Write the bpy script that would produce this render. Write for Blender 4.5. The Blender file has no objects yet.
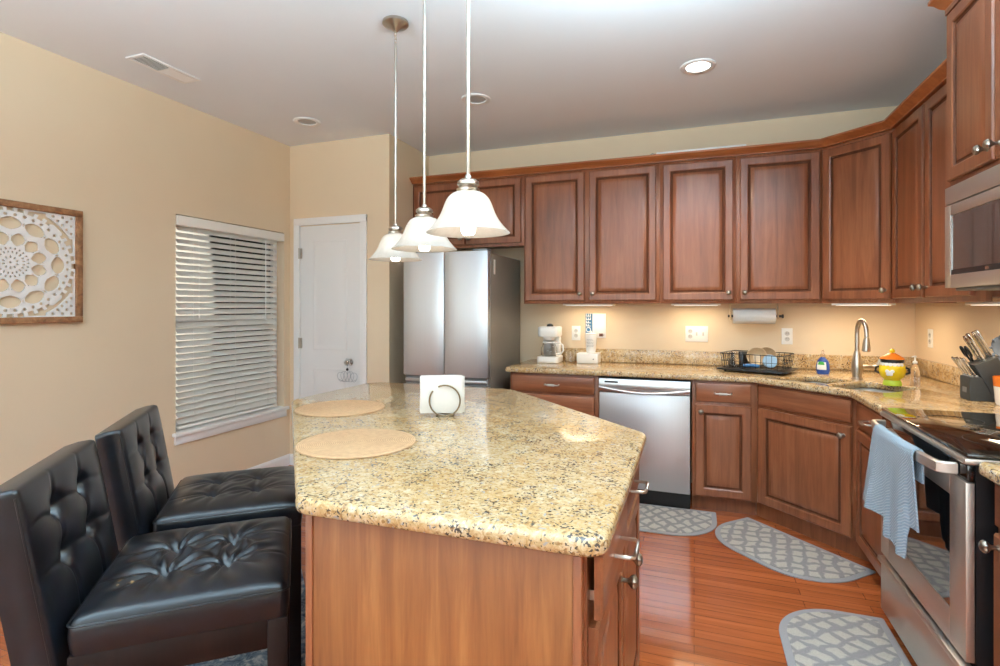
import bpy, bmesh, math, random
from mathutils import Vector, Matrix, noise
random.seed(7)
PI = math.pi
R = math.radians
SC = bpy.context.scene
COL = SC.collection

# ------------------------------------------------------------------ camera
cam_d = bpy.data.cameras.new('camera')
cam = bpy.data.objects.new('camera', cam_d)
COL.objects.link(cam)
cam.location = (0, 0, 1.361)
cam.rotation_euler = (PI / 2, 0, R(20.012))
cam_d.sensor_width = 36.0
cam_d.lens = 533.077 / 1000 * 36
cam_d.shift_y = -(333 - 306.439) / 1000
cam_d.clip_start = 0.05
SC.camera = cam

# ------------------------------------------------------------------ colour management
vs = SC.view_settings
vs.view_transform = 'Standard'
vs.look = 'None'
vs.gamma = 1.0
vs.use_curve_mapping = False
vs.exposure = 0.1
SC.cycles.max_bounces = 10
SC.cycles.diffuse_bounces = 6
SC.cycles.glossy_bounces = 4
SC.cycles.transmission_bounces = 6
SC.cycles.caustics_reflective = False
SC.cycles.caustics_refractive = False
SC.cycles.sample_clamp_indirect = 6.0
SC.cycles.use_denoising = True

# ------------------------------------------------------------------ world (daylight sky)
W = bpy.data.worlds.new('sky')
SC.world = W
W.use_nodes = True
nt = W.node_tree
bg = nt.nodes['Background']
sky = nt.nodes.new('ShaderNodeTexSky')
sky.sky_type = 'HOSEK_WILKIE'
sky.sun_direction = (0.8, -0.18, 0.58)
sky.turbidity = 3.0
nt.links.new(sky.outputs[0], bg.inputs[0])
bg.inputs[1].default_value = 1.6

def light(name, kind, loc, rot, energy, color, **kw):
    d = bpy.data.lights.new(name, kind)
    d.energy = energy
    d.color = color
    for k, v in kw.items():
        setattr(d, k, v)
    o = bpy.data.objects.new(name, d)
    o.location = loc
    o.rotation_euler = rot
    COL.objects.link(o)
    return o

COOL = (0.84, 0.97, 1.0)
NEUT = (1.0, 0.95, 0.89)
WARM = (1.0, 0.78, 0.5)
# daylight entering through the two big windows of the wall behind the camera
for wx in (-2.05, 0.15):
    light('daylight', 'AREA', (wx, -3.32, 1.5), (R(97), 0, 0), 48, COOL, shape='RECTANGLE', size=1.7, size_y=1.9)
# daylight from a patio door in the left wall, behind the camera
light('daylight', 'AREA', (-3.42, -1.3, 1.15), (R(90), 0, R(-90)), 34, COOL, shape='RECTANGLE', size=1.7, size_y=2.0)
# added fill lamps without fixtures, aimed up to brighten the ceiling
for ux, uy, ue in ((-0.9, -1.9, 66), (-0.1, 0.35, 66), (-1.6, 0.0, 66), (0.0, 1.55, 48), (0.95, 0.9, 50)):
    light('ceiling_fill', 'AREA', (ux, uy, 2.05 if uy < 0.5 else 2.3), (PI, 0, 0), ue, (0.64, 0.88, 1.0), shape='DISK', size=0.5)
light('sun', 'SUN', (6, -6, 9), Vector((-0.8, 0.18, -0.58)).to_track_quat('-Z', 'Y').to_euler(), 6.0, (1.0, 0.95, 0.87), angle=R(1))

# ------------------------------------------------------------------ material helpers
MATS = {}
def srgb(r, g, b):
    f = lambda c: (c / 255 / 12.92) if c / 255 <= 0.04045 else ((c / 255 + 0.055) / 1.055) ** 2.4
    return (f(r), f(g), f(b), 1)

def newmat(name):
    m = bpy.data.materials.new(name)
    m.use_nodes = True
    MATS[name] = m
    return m, m.node_tree, m.node_tree.nodes['Principled BSDF']

def noise_tex(t, scale, detail=3, rough=0.5, vec=None, dist=0.0):
    n = t.nodes.new('ShaderNodeTexNoise')
    n.inputs['Scale'].default_value = scale
    n.inputs['Detail'].default_value = detail
    n.inputs['Roughness'].default_value = rough
    n.inputs['Distortion'].default_value = dist
    if vec is not None:
        t.links.new(vec, n.inputs['Vector'])
    return n

def ramp(t, src, stops, interp='LINEAR'):
    r = t.nodes.new('ShaderNodeValToRGB')
    r.color_ramp.interpolation = interp
    e = r.color_ramp.elements
    while len(e) < len(stops):
        e.new(0.5)
    for i, (p, c) in enumerate(stops):
        e[i].position = p
        e[i].color = c if len(c) == 4 else (*c, 1)
    t.links.new(src, r.inputs[0])
    return r

def coords(t, scale=(1, 1, 1), rot=(0, 0, 0), kind='Object', rnd=False):
    tc = t.nodes.new('ShaderNodeTexCoord')
    mp = t.nodes.new('ShaderNodeMapping')
    mp.inputs['Scale'].default_value = scale
    mp.inputs['Rotation'].default_value = rot
    src = tc.outputs[kind]
    if rnd:
        oi = t.nodes.new('ShaderNodeObjectInfo')
        ad = t.nodes.new('ShaderNodeVectorMath')
        ad.operation = 'MULTIPLY_ADD'
        cb = t.nodes.new('ShaderNodeCombineXYZ')
        for i in range(3):
            t.links.new(oi.outputs['Random'], cb.inputs[i])
        t.links.new(cb.outputs[0], ad.inputs[0])
        ad.inputs[1].default_value = (7.3, 5.1, 9.7)
        t.links.new(src, ad.inputs[2])
        src = ad.outputs[0]
    t.links.new(src, mp.inputs['Vector'])
    return mp.outputs['Vector']

def mixc(t, fac, a, b, blend='MIX'):
    m = t.nodes.new('ShaderNodeMix')
    m.data_type = 'RGBA'
    m.blend_type = blend
    for s, v in ((0, fac), (6, a), (7, b)):
        if hasattr(v, 'links') or hasattr(v, 'is_output'):
            t.links.new(v, m.inputs[s])
        else:
            m.inputs[s].default_value = v
    return m.outputs[2]

def bump(t, b, src, strength=0.2, dist=0.002):
    n = t.nodes.new('ShaderNodeBump')
    n.inputs['Strength'].default_value = strength
    n.inputs['Distance'].default_value = dist
    t.links.new(src, n.inputs['Height'])
    t.links.new(n.outputs[0], b.inputs['Normal'])

def plain(name, col, rough=0.5, metal=0.0, spec=0.5, var=0.0, vscale=8, bmp=0.0, bscale=200, coat=0.0):
    m, t, b = newmat(name)
    b.inputs['Roughness'].default_value = rough
    b.inputs['Metallic'].default_value = metal
    b.inputs['Specular IOR Level'].default_value = spec
    b.inputs['Coat Weight'].default_value = coat
    v = coords(t)
    n = noise_tex(t, vscale, 4, 0.55, v)
    lo = tuple(c * (1 - var) for c in col[:3]) + (1,)
    hi = tuple(min(1, c * (1 + var)) for c in col[:3]) + (1,)
    r = ramp(t, n.outputs[0], [(0.3, lo), (0.7, hi)])
    t.links.new(r.outputs[0], b.inputs['Base Color'])
    if bmp:
        n2 = noise_tex(t, bscale, 3, 0.6, v)
        bump(t, b, n2.outputs[0], bmp)
    return m

def wood(name, dark, mid, lite, axis='Z', rough=0.3, fig=1.0, spec=0.5):
    m, t, b = newmat(name)
    s = {'Z': (22, 22, 1.6), 'X': (1.6, 22, 22), 'Y': (22, 1.6, 22)}[axis]
    v = coords(t, s, rnd=True)
    n1 = noise_tex(t, 1.0, 5, 0.6, v, 0.6)
    v2 = coords(t, tuple(q * 5 for q in s), rnd=True)
    n2 = noise_tex(t, 1.0, 3, 0.6, v2)
    v3 = coords(t, (3, 3, 3), rnd=True)
    n3 = noise_tex(t, 1.0, 2, 0.5, v3)
    r1 = ramp(t, n1.outputs[0], [(0.28, dark), (0.5, mid), (0.75, lite)])
    r2 = ramp(t, n2.outputs[0], [(0.3, (0.84, 0.82, 0.80)), (0.6, (1, 1, 1))])
    r3 = ramp(t, n3.outputs[0], [(0.3, (0.88, 0.88, 0.88)), (0.7, (1.08, 1.07, 1.06))])
    c = mixc(t, 0.75, r1.outputs[0], r2.outputs[0], 'MULTIPLY')
    c = mixc(t, 1.0, c, r3.outputs[0], 'MULTIPLY')
    t.links.new(c, b.inputs['Base Color'])
    b.inputs['Roughness'].default_value = rough
    b.inputs['Specular IOR Level'].default_value = spec
    bump(t, b, n2.outputs[0], 0.05, 0.001)
    return m

# cabinet woods
CD, CM, CL = srgb(114, 64, 39), srgb(136, 80, 51), srgb(154, 97, 65)
M_WOODV = wood('cherry_vertical', CD, CM, CL, 'Z')
M_WOODH = wood('cherry_horizontal', CD, CM, CL, 'X')
M_CROWN = wood('cherry_crown', srgb(136, 74, 38), srgb(160, 92, 50), srgb(178, 110, 64), 'X')
M_WOODP = wood('cherry_panel', srgb(118, 68, 36), srgb(140, 86, 46), srgb(164, 108, 62), 'Z', 0.4)
M_GLAZE = wood('dark_glazed_groove', srgb(78, 43, 26), srgb(94, 54, 34), srgb(108, 65, 42), 'Z', 0.6, spec=0.2)
M_ESP = wood('espresso_wood', srgb(16, 8, 7), srgb(25, 13, 11), srgb(36, 20, 16), 'Z', 0.5, spec=0.25)
M_FRAME = wood('rustic_frame_wood', srgb(104, 68, 40), srgb(146, 100, 64), srgb(176, 130, 90), 'Y', 0.6)
M_SPOON = wood('spoon_wood', srgb(196, 152, 100), srgb(218, 178, 126), srgb(232, 198, 150), 'Z', 0.6)

# walls, ceiling, trim
M_WALL = plain('tan_wall_paint', srgb(224, 204, 176), 0.7, spec=0.25, var=0.015, vscale=2, bmp=0.04, bscale=350)
M_CEIL = plain('white_ceiling_paint', srgb(232, 236, 242), 0.9, spec=0.1, var=0.01, vscale=2, bmp=0.04, bscale=300)
M_TRIM = plain('white_trim_paint', srgb(238, 238, 238), 0.35, var=0.01, vscale=3)
M_DOOR = plain('white_door_paint', srgb(232, 233, 233), 0.4, var=0.01, vscale=3)
M_BLIND = plain('blind_white', srgb(242, 240, 234), 0.45, var=0.01)
def translucent(m, fac):
    t = m.node_tree
    b = t.nodes['Principled BSDF']
    tl = t.nodes.new('ShaderNodeBsdfTranslucent')
    tl.inputs[0].default_value = (0.9, 0.88, 0.84, 1)
    mx = t.nodes.new('ShaderNodeMixShader')
    mx.inputs[0].default_value = fac
    t.links.new(b.outputs[0], mx.inputs[1]); t.links.new(tl.outputs[0], mx.inputs[2])
    t.links.new(mx.outputs[0], t.nodes['Material Output'].inputs[0])
M_SLAT = plain('blind_slat_white', srgb(242, 240, 234), 0.45, var=0.01)
translucent(M_SLAT, 0.15)

# metals
def steel(name, col, rough, axis):
    m, t, b = newmat(name)
    s = {'Z': (160, 160, 1.2), 'X': (1.2, 160, 160), 'Y': (160, 1.2, 160)}[axis]
    v = coords(t, s)
    n = noise_tex(t, 1.0, 2, 0.5, v)
    r = ramp(t, n.outputs[0], [(0.3, tuple(c * 0.985 for c in col[:3])), (0.7, tuple(min(1, c * 1.015) for c in col[:3]))])
    t.links.new(r.outputs[0], b.inputs['Base Color'])
    rr = ramp(t, n.outputs[0], [(0.3, (rough * 0.97,) * 3), (0.7, (rough * 1.03,) * 3)])
    t.links.new(rr.outputs[0], b.inputs['Roughness'])
    b.inputs['Metallic'].default_value = 0.9
    return m
M_STEEL = steel('brushed_steel_vertical', srgb(214, 219, 225), 0.4, 'Z')
M_STEELH = steel('brushed_steel_horizontal', srgb(206, 206, 206), 0.36, 'X')
M_STEELT = steel('range_steel', srgb(208, 201, 193), 0.38, 'X')
M_SINK = plain('sink_steel', srgb(222, 222, 220), 0.42, 0.75, var=0.01)
M_NICKEL = plain('brushed_nickel', srgb(188, 180, 170), 0.28, 1.0, var=0.04, vscale=40)
M_PEWTER = plain('antique_pewter', srgb(150, 140, 128), 0.36, 1.0, var=0.15, vscale=60)
M_CHROME = plain('chrome', srgb(215, 215, 215), 0.1, 1.0, var=0.02)
M_FRSIDE = plain('fridge_side_grey', srgb(132, 126, 118), 0.4, 0.3, var=0.02)
M_BLACK = plain('black_plastic', srgb(18, 18, 20), 0.35, var=0.1)
M_BLKMET = plain('black_wire', srgb(22, 22, 24), 0.4, 0.2, var=0.1)
M_GLASSBLK = plain('black_glass', srgb(10, 10, 11), 0.06, 0.0, 0.7, var=0.1, coat=0.5)
M_OVENGL = plain('oven_window_glass', srgb(16, 18, 22), 0.04, 0.0, 0.9, var=0.1, coat=1.0)
M_MWGL = plain('microwave_window_glass', srgb(62, 58, 56), 0.12, 0.0, 0.8, var=0.05, coat=0.6)
M_GREYP = plain('grey_plastic', srgb(120, 122, 124), 0.45, var=0.04)
M_WHITE = plain('white_plastic', srgb(240, 240, 238), 0.3, var=0.01)
M_DEVICE = plain('grey_white_device', srgb(202, 200, 196), 0.4, var=0.01)
M_CERAM = plain('white_ceramic', srgb(236, 234, 230), 0.15, var=0.01)
M_PAPER = plain('white_paper', srgb(226, 224, 220), 0.85, spec=0.1, var=0.02, vscale=30, bmp=0.15, bscale=90)
M_YELLOW = plain('yellow_glaze', srgb(238, 200, 32), 0.2, var=0.08, vscale=30)
M_ORANGE = plain('orange_glaze', srgb(226, 122, 40), 0.25, var=0.1, vscale=40)
M_GREEN = plain('lime_glaze', srgb(190, 208, 60), 0.25, var=0.06, vscale=40)
M_RED = plain('red_glaze', srgb(176, 40, 36), 0.25, var=0.08)
M_BLUEL = plain('blue_label', srgb(36, 70, 140), 0.4, var=0.15, vscale=60)
M_GREENL = plain('green_label', srgb(70, 170, 70), 0.4, var=0.1, vscale=60)
M_TEAL = plain('teal_sign_paint', srgb(62, 112, 150), 0.6, var=0.05, vscale=30)
M_SLATE = plain('slate_nylon', srgb(86, 102, 122), 0.45, var=0.04)
M_BEIGE = plain('beige_stoneware', srgb(190, 164, 130), 0.3, var=0.06, vscale=40)
M_KNIFEBLK = plain('charcoal_block', srgb(58, 60, 60), 0.55, var=0.08, vscale=60)
M_PALEBLUE = plain('pale_blue_plastic', srgb(150, 184, 212), 0.35, var=0.04)
M_BROWN = plain('brown_ink', srgb(96, 60, 50), 0.7)
M_INK = plain('grey_ink', srgb(120, 122, 128), 0.7)
M_DARK = plain('dark_slot', srgb(40, 38, 36), 0.8)
M_VENTG = plain('vent_grey', srgb(128, 130, 122), 0.6)
M_SIDING = plain('pale_siding', srgb(222, 216, 204), 0.8, var=0.03)
M_SHADESID = plain('shaded_siding', srgb(120, 138, 164), 0.8, var=0.04)  # shaded part of the house, bluish shade put into the siding colour
M_ROOF = plain('grey_shingle', srgb(80, 78, 80), 0.9, var=0.2, vscale=20)
M_GRASS = plain('lawn', srgb(96, 110, 66), 0.95, var=0.3, vscale=20)
M_SILVER = plain('silver_wire', srgb(176, 180, 186), 0.4, 0.3, var=0.03)

def glass(name, col=(1, 1, 1, 1), rough=0.0):
    m, t, b = newmat(name)
    b.inputs['Base Color'].default_value = col
    b.inputs['Roughness'].default_value = rough
    b.inputs['Transmission Weight'].default_value = 1.0
    b.inputs['IOR'].default_value = 1.45
    return m
M_GLASS = glass('clear_glass')
M_CLEARP = glass('clear_plastic', (0.96, 0.94, 0.97, 1), 0.08)
M_BLUES = glass('blue_soap_plastic', srgb(70, 120, 210), 0.1)
def pane_mat():
    m, t, b = newmat('window_pane')
    tr = t.nodes.new('ShaderNodeBsdfTransparent')
    gl = t.nodes.new('ShaderNodeBsdfGlossy')
    gl.inputs['Roughness'].default_value = 0.02
    fr = t.nodes.new('ShaderNodeFresnel')
    mx = t.nodes.new('ShaderNodeMixShader')
    t.links.new(fr.outputs[0], mx.inputs[0])
    t.links.new(tr.outputs[0], mx.inputs[1])
    t.links.new(gl.outputs[0], mx.inputs[2])
    t.links.new(mx.outputs[0], t.nodes['Material Output'].inputs[0])
    return m
M_PANE = pane_mat()

def shade_mat():
    m, t, b = newmat('alabaster_shade_glass')
    v = coords(t)
    n = noise_tex(t, 14, 4, 0.6, v, 1.0)
    r = ramp(t, n.outputs[0], [(0.3, (0.74, 0.71, 0.66)), (0.7, (0.86, 0.84, 0.81))])
    t.links.new(r.outputs[0], b.inputs['Base Color'])
    b.inputs['Roughness'].default_value = 0.25
    tl = t.nodes.new('ShaderNodeBsdfTranslucent')
    t.links.new(r.outputs[0], tl.inputs[0])
    mx = t.nodes.new('ShaderNodeMixShader')
    mx.inputs[0].default_value = 0.5
    t.links.new(b.outputs[0], mx.inputs[1])
    t.links.new(tl.outputs[0], mx.inputs[2])
    t.links.new(mx.outputs[0], t.nodes['Material Output'].inputs[0])
    return m
M_SHADE = shade_mat()

def emit(name, col, strength):
    m, t, b = newmat(name)
    b.inputs['Base Color'].default_value = (0.9, 0.9, 0.9, 1)
    b.inputs['Emission Color'].default_value = col
    b.inputs['Emission Strength'].default_value = strength
    return m
M_BULB = emit('lit_bulb', (1, 0.92, 0.80, 1), 9.0)
M_LENS = emit('lit_downlight', (1, 0.95, 0.86, 1), 8.0)
M_UC = emit('lit_strip', (1, 0.86, 0.66, 1), 1.2)

def granite():
    m, t, b = newmat('gold_granite')
    v = coords(t)
    big = noise_tex(t, 7, 4, 0.6, v, 0.8)
    mid = noise_tex(t, 55, 5, 0.7, v, 1.0)
    r1 = ramp(t, mid.outputs[0], [(0.30, srgb(142, 112, 78)), (0.42, srgb(182, 154, 110)), (0.52, srgb(198, 176, 138)), (0.66, srgb(208, 196, 176)), (0.8, srgb(184, 176, 166))])
    r2 = ramp(t, big.outputs[0], [(0.38, srgb(236, 210, 166)), (0.6, srgb(255, 252, 248))])
    c = mixc(t, 0.6, r1.outputs[0], r2.outputs[0], 'MULTIPLY')
    # grey, brown and charcoal flecks of three sizes
    sp3 = noise_tex(t, 70, 2, 0.5, v, 0.5)
    k3 = ramp(t, sp3.outputs[0], [(0.645, (0, 0, 0)), (0.68, (1, 1, 1))])
    c = mixc(t, k3.outputs[0], c, srgb(158, 156, 154))
    vo = t.nodes.new('ShaderNodeTexVoronoi')
    vo.inputs['Scale'].default_value = 150
    t.links.new(v, vo.inputs['Vector'])
    kk = ramp(t, vo.outputs['Color'], [(0.84, (0, 0, 0)), (0.87, (1, 1, 1))])
    c = mixc(t, kk.outputs[0], c, srgb(150, 116, 76))
    sp = noise_tex(t, 130, 3, 0.55, v, 0.4)
    sp2 = noise_tex(t, 18, 2, 0.5, v)
    ad = t.nodes.new('ShaderNodeMath'); ad.operation = 'MULTIPLY_ADD'
    t.links.new(sp2.outputs[0], ad.inputs[0]); ad.inputs[1].default_value = 0.35
    t.links.new(sp.outputs[0], ad.inputs[2])
    k = ramp(t, ad.outputs[0], [(0.765, (0, 0, 0)), (0.795, (1, 1, 1))])
    c = mixc(t, k.outputs[0], c, srgb(66, 60, 56))
    t.links.new(c, b.inputs['Base Color'])
    b.inputs['Roughness'].default_value = 0.1
    b.inputs['Specular IOR Level'].default_value = 0.55
    return m
M_GRAN = granite()

def floor_mat():
    m, t, b = newmat('cherry_strip_floor')
    v = coords(t)
    br = t.nodes.new('ShaderNodeTexBrick')
    br.offset = 0.37
    br.inputs['Scale'].default_value = 1.0
    br.inputs['Brick Width'].default_value = 0.75
    br.inputs['Row Height'].default_value = 0.057
    br.inputs['Mortar Size'].default_value = 0.0012
    br.inputs['Mortar Smooth'].default_value = 0.1
    br.inputs['Bias'].default_value = 0.0
    br.inputs['Color1'].default_value = srgb(152, 78, 42)
    br.inputs['Color2'].default_value = srgb(184, 102, 56)
    br.inputs['Mortar'].default_value = srgb(96, 48, 26)
    t.links.new(v, br.inputs['Vector'])
    v2 = coords(t, (2.0, 40, 1))
    n = noise_tex(t, 1.0, 5, 0.65, v2, 0.5)
    r = ramp(t, n.outputs[0], [(0.3, (0.68, 0.62, 0.58)), (0.7, (1.15, 1.12, 1.1))])
    c = mixc(t, 0.9, br.outputs[0], r.outputs[0], 'MULTIPLY')
    t.links.new(c, b.inputs['Base Color'])
    b.inputs['Roughness'].default_value = 0.11
    b.inputs['Specular IOR Level'].default_value = 0.55
    inv = t.nodes.new('ShaderNodeMath'); inv.operation = 'SUBTRACT'
    inv.inputs[0].default_value = 1.0
    t.links.new(br.outputs['Fac'], inv.inputs[1])
    bump(t, b, inv.outputs[0], 0.3, 0.001)
    return m
M_FLOOR = floor_mat()

def leather():
    m, t, b = newmat('black_faux_leather')
    v = coords(t)
    n = noise_tex(t, 260, 3, 0.6, v)
    n2 = noise_tex(t, 16, 4, 0.6, v, 0.4)
    r = ramp(t, n2.outputs[0], [(0.3, srgb(8, 10, 14)), (0.7, srgb(19, 23, 30))])
    at = t.nodes.new('ShaderNodeAttribute')
    at.attribute_name = 'wear'
    n3 = noise_tex(t, 55, 3, 0.6, v)
    mm = t.nodes.new('ShaderNodeMath'); mm.operation = 'MULTIPLY'
    t.links.new(at.outputs['Fac'], mm.inputs[0]); t.links.new(n3.outputs[0], mm.inputs[1])
    k = ramp(t, mm.outputs[0], [(0.50, (0, 0, 0)), (0.60, (1, 1, 1))])
    c = mixc(t, k.outputs[0], r.outputs[0], srgb(168, 132, 88))
    t.links.new(c, b.inputs['Base Color'])
    b.inputs['Roughness'].default_value = 0.32
    b.inputs['Specular IOR Level'].default_value = 0.4
    b.inputs['Coat Weight'].default_value = 0.25
    b.inputs['Coat Roughness'].default_value = 0.18
    bump(t, b, n.outputs[0], 0.12, 0.001)
    return m
M_LEATH = leather()

def mat_lattice():
    m, t, b = newmat('grey_lattice_mat')
    def stripe(ang, off):
        v = coords(t, (1, 1, 1), (0, 0, ang))
        w = t.nodes.new('ShaderNodeTexWave')
        w.wave_type = 'BANDS'; w.bands_direction = 'X'
        w.inputs['Scale'].default_value = 4.2
        w.inputs['Distortion'].default_value = 3.0
        w.inputs['Detail'].default_value = 2
        w.inputs['Detail Scale'].default_value = 2.5
        w.inputs['Phase Offset'].default_value = off
        t.links.new(v, w.inputs['Vector'])
        return w.outputs['Fac']
    a, c2 = stripe(R(38), 0), stripe(R(-38), 1.2)
    mx = t.nodes.new('ShaderNodeMath'); mx.operation = 'MINIMUM'
    t.links.new(a, mx.inputs[0]); t.links.new(c2, mx.inputs[1])
    v = coords(t)
    n = noise_tex(t, 26, 3, 0.6, v)
    ad = t.nodes.new('ShaderNodeMath'); ad.operation = 'MULTIPLY_ADD'
    t.links.new(n.outputs[0], ad.inputs[0]); ad.inputs[1].default_value = 0.6
    t.links.new(mx.outputs[0], ad.inputs[2])
    k = ramp(t, ad.outputs[0], [(0.42, srgb(146, 142, 141)), (0.66, srgb(190, 182, 172))])
    f = noise_tex(t, 420, 2, 0.6, v)
    r = ramp(t, f.outputs[0], [(0.35, (0.78, 0.78, 0.78)), (0.65, (1.1, 1.1, 1.1))])
    c = mixc(t, 1.0, k.outputs[0], r.outputs[0], 'MULTIPLY')
    t.links.new(c, b.inputs['Base Color'])
    b.inputs['Roughness'].default_value = 0.95
    b.inputs['Specular IOR Level'].default_value = 0.1
    bump(t, b, ad.outputs[0], 0.5, 0.004)
    return m
M_MAT = mat_lattice()
M_MATEDGE = plain('grey_mat_border', srgb(156, 153, 154), 0.95, spec=0.1, var=0.1, vscale=300, bmp=0.3, bscale=400)

def rug_mat():
    m, t, b = newmat('distressed_blue_rug')
    v = coords(t)
    n = noise_tex(t, 24, 6, 0.7, v, 1.0)
    k = ramp(t, n.outputs[0], [(0.34, srgb(60, 78, 102)), (0.5, srgb(128, 146, 164)), (0.62, srgb(204, 208, 210))])
    w = noise_tex(t, 5, 2, 0.5, v)
    kw = ramp(t, w.outputs[0], [(0.4, (0.75, 0.78, 0.85)), (0.6, (1.05, 1.05, 1.05))])
    c = mixc(t, 1.0, k.outputs[0], kw.outputs[0], 'MULTIPLY')
    t.links.new(c, b.inputs['Base Color'])
    b.inputs['Roughness'].default_value = 1.0
    b.inputs['Specular IOR Level'].default_value = 0.05
    return m
M_RUG = rug_mat()

def placemat_mat():
    m, t, b = newmat('woven_tan_placemat')
    v = coords(t)
    w = t.nodes.new('ShaderNodeTexWave')
    w.wave_type = 'RINGS'; w.rings_direction = 'Z'
    w.inputs['Scale'].default_value = 55
    w.inputs['Distortion'].default_value = 0.3
    t.links.new(v, w.inputs['Vector'])
    n = noise_tex(t, 60, 3, 0.6, v)
    r = ramp(t, w.outputs[0], [(0.2, srgb(176, 138, 100)), (0.8, srgb(204, 168, 128))])
    r2 = ramp(t, n.outputs[0], [(0.3, (0.86, 0.84, 0.82)), (0.7, (1.08, 1.08, 1.08))])
    c = mixc(t, 1.0, r.outputs[0], r2.outputs[0], 'MULTIPLY')
    t.links.new(c, b.inputs['Base Color'])
    b.inputs['Roughness'].default_value = 0.7
    bump(t, b, w.outputs[0], 0.4, 0.002)
    return m
M_PLMAT = placemat_mat()

def towel_mat():
    m, t, b = newmat('blue_waffle_towel')
    v = coords(t, (1, 1, 1))
    w = t.nodes.new('ShaderNodeTexWave')
    w.wave_type = 'BANDS'; w.bands_direction = 'DIAGONAL'
    w.inputs['Scale'].default_value = 60
    w.inputs['Distortion'].default_value = 1.0
    t.links.new(v, w.inputs['Vector'])
    r = ramp(t, w.outputs[0], [(0.2, srgb(148, 168, 184)), (0.8, srgb(168, 184, 198))])
    t.links.new(r.outputs[0], b.inputs['Base Color'])
    b.inputs['Roughness'].default_value = 0.95
    b.inputs['Specular IOR Level'].default_value = 0.1
    bump(t, b, w.outputs[0], 0.6, 0.004)
    return m
M_TOWEL = towel_mat()

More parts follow.
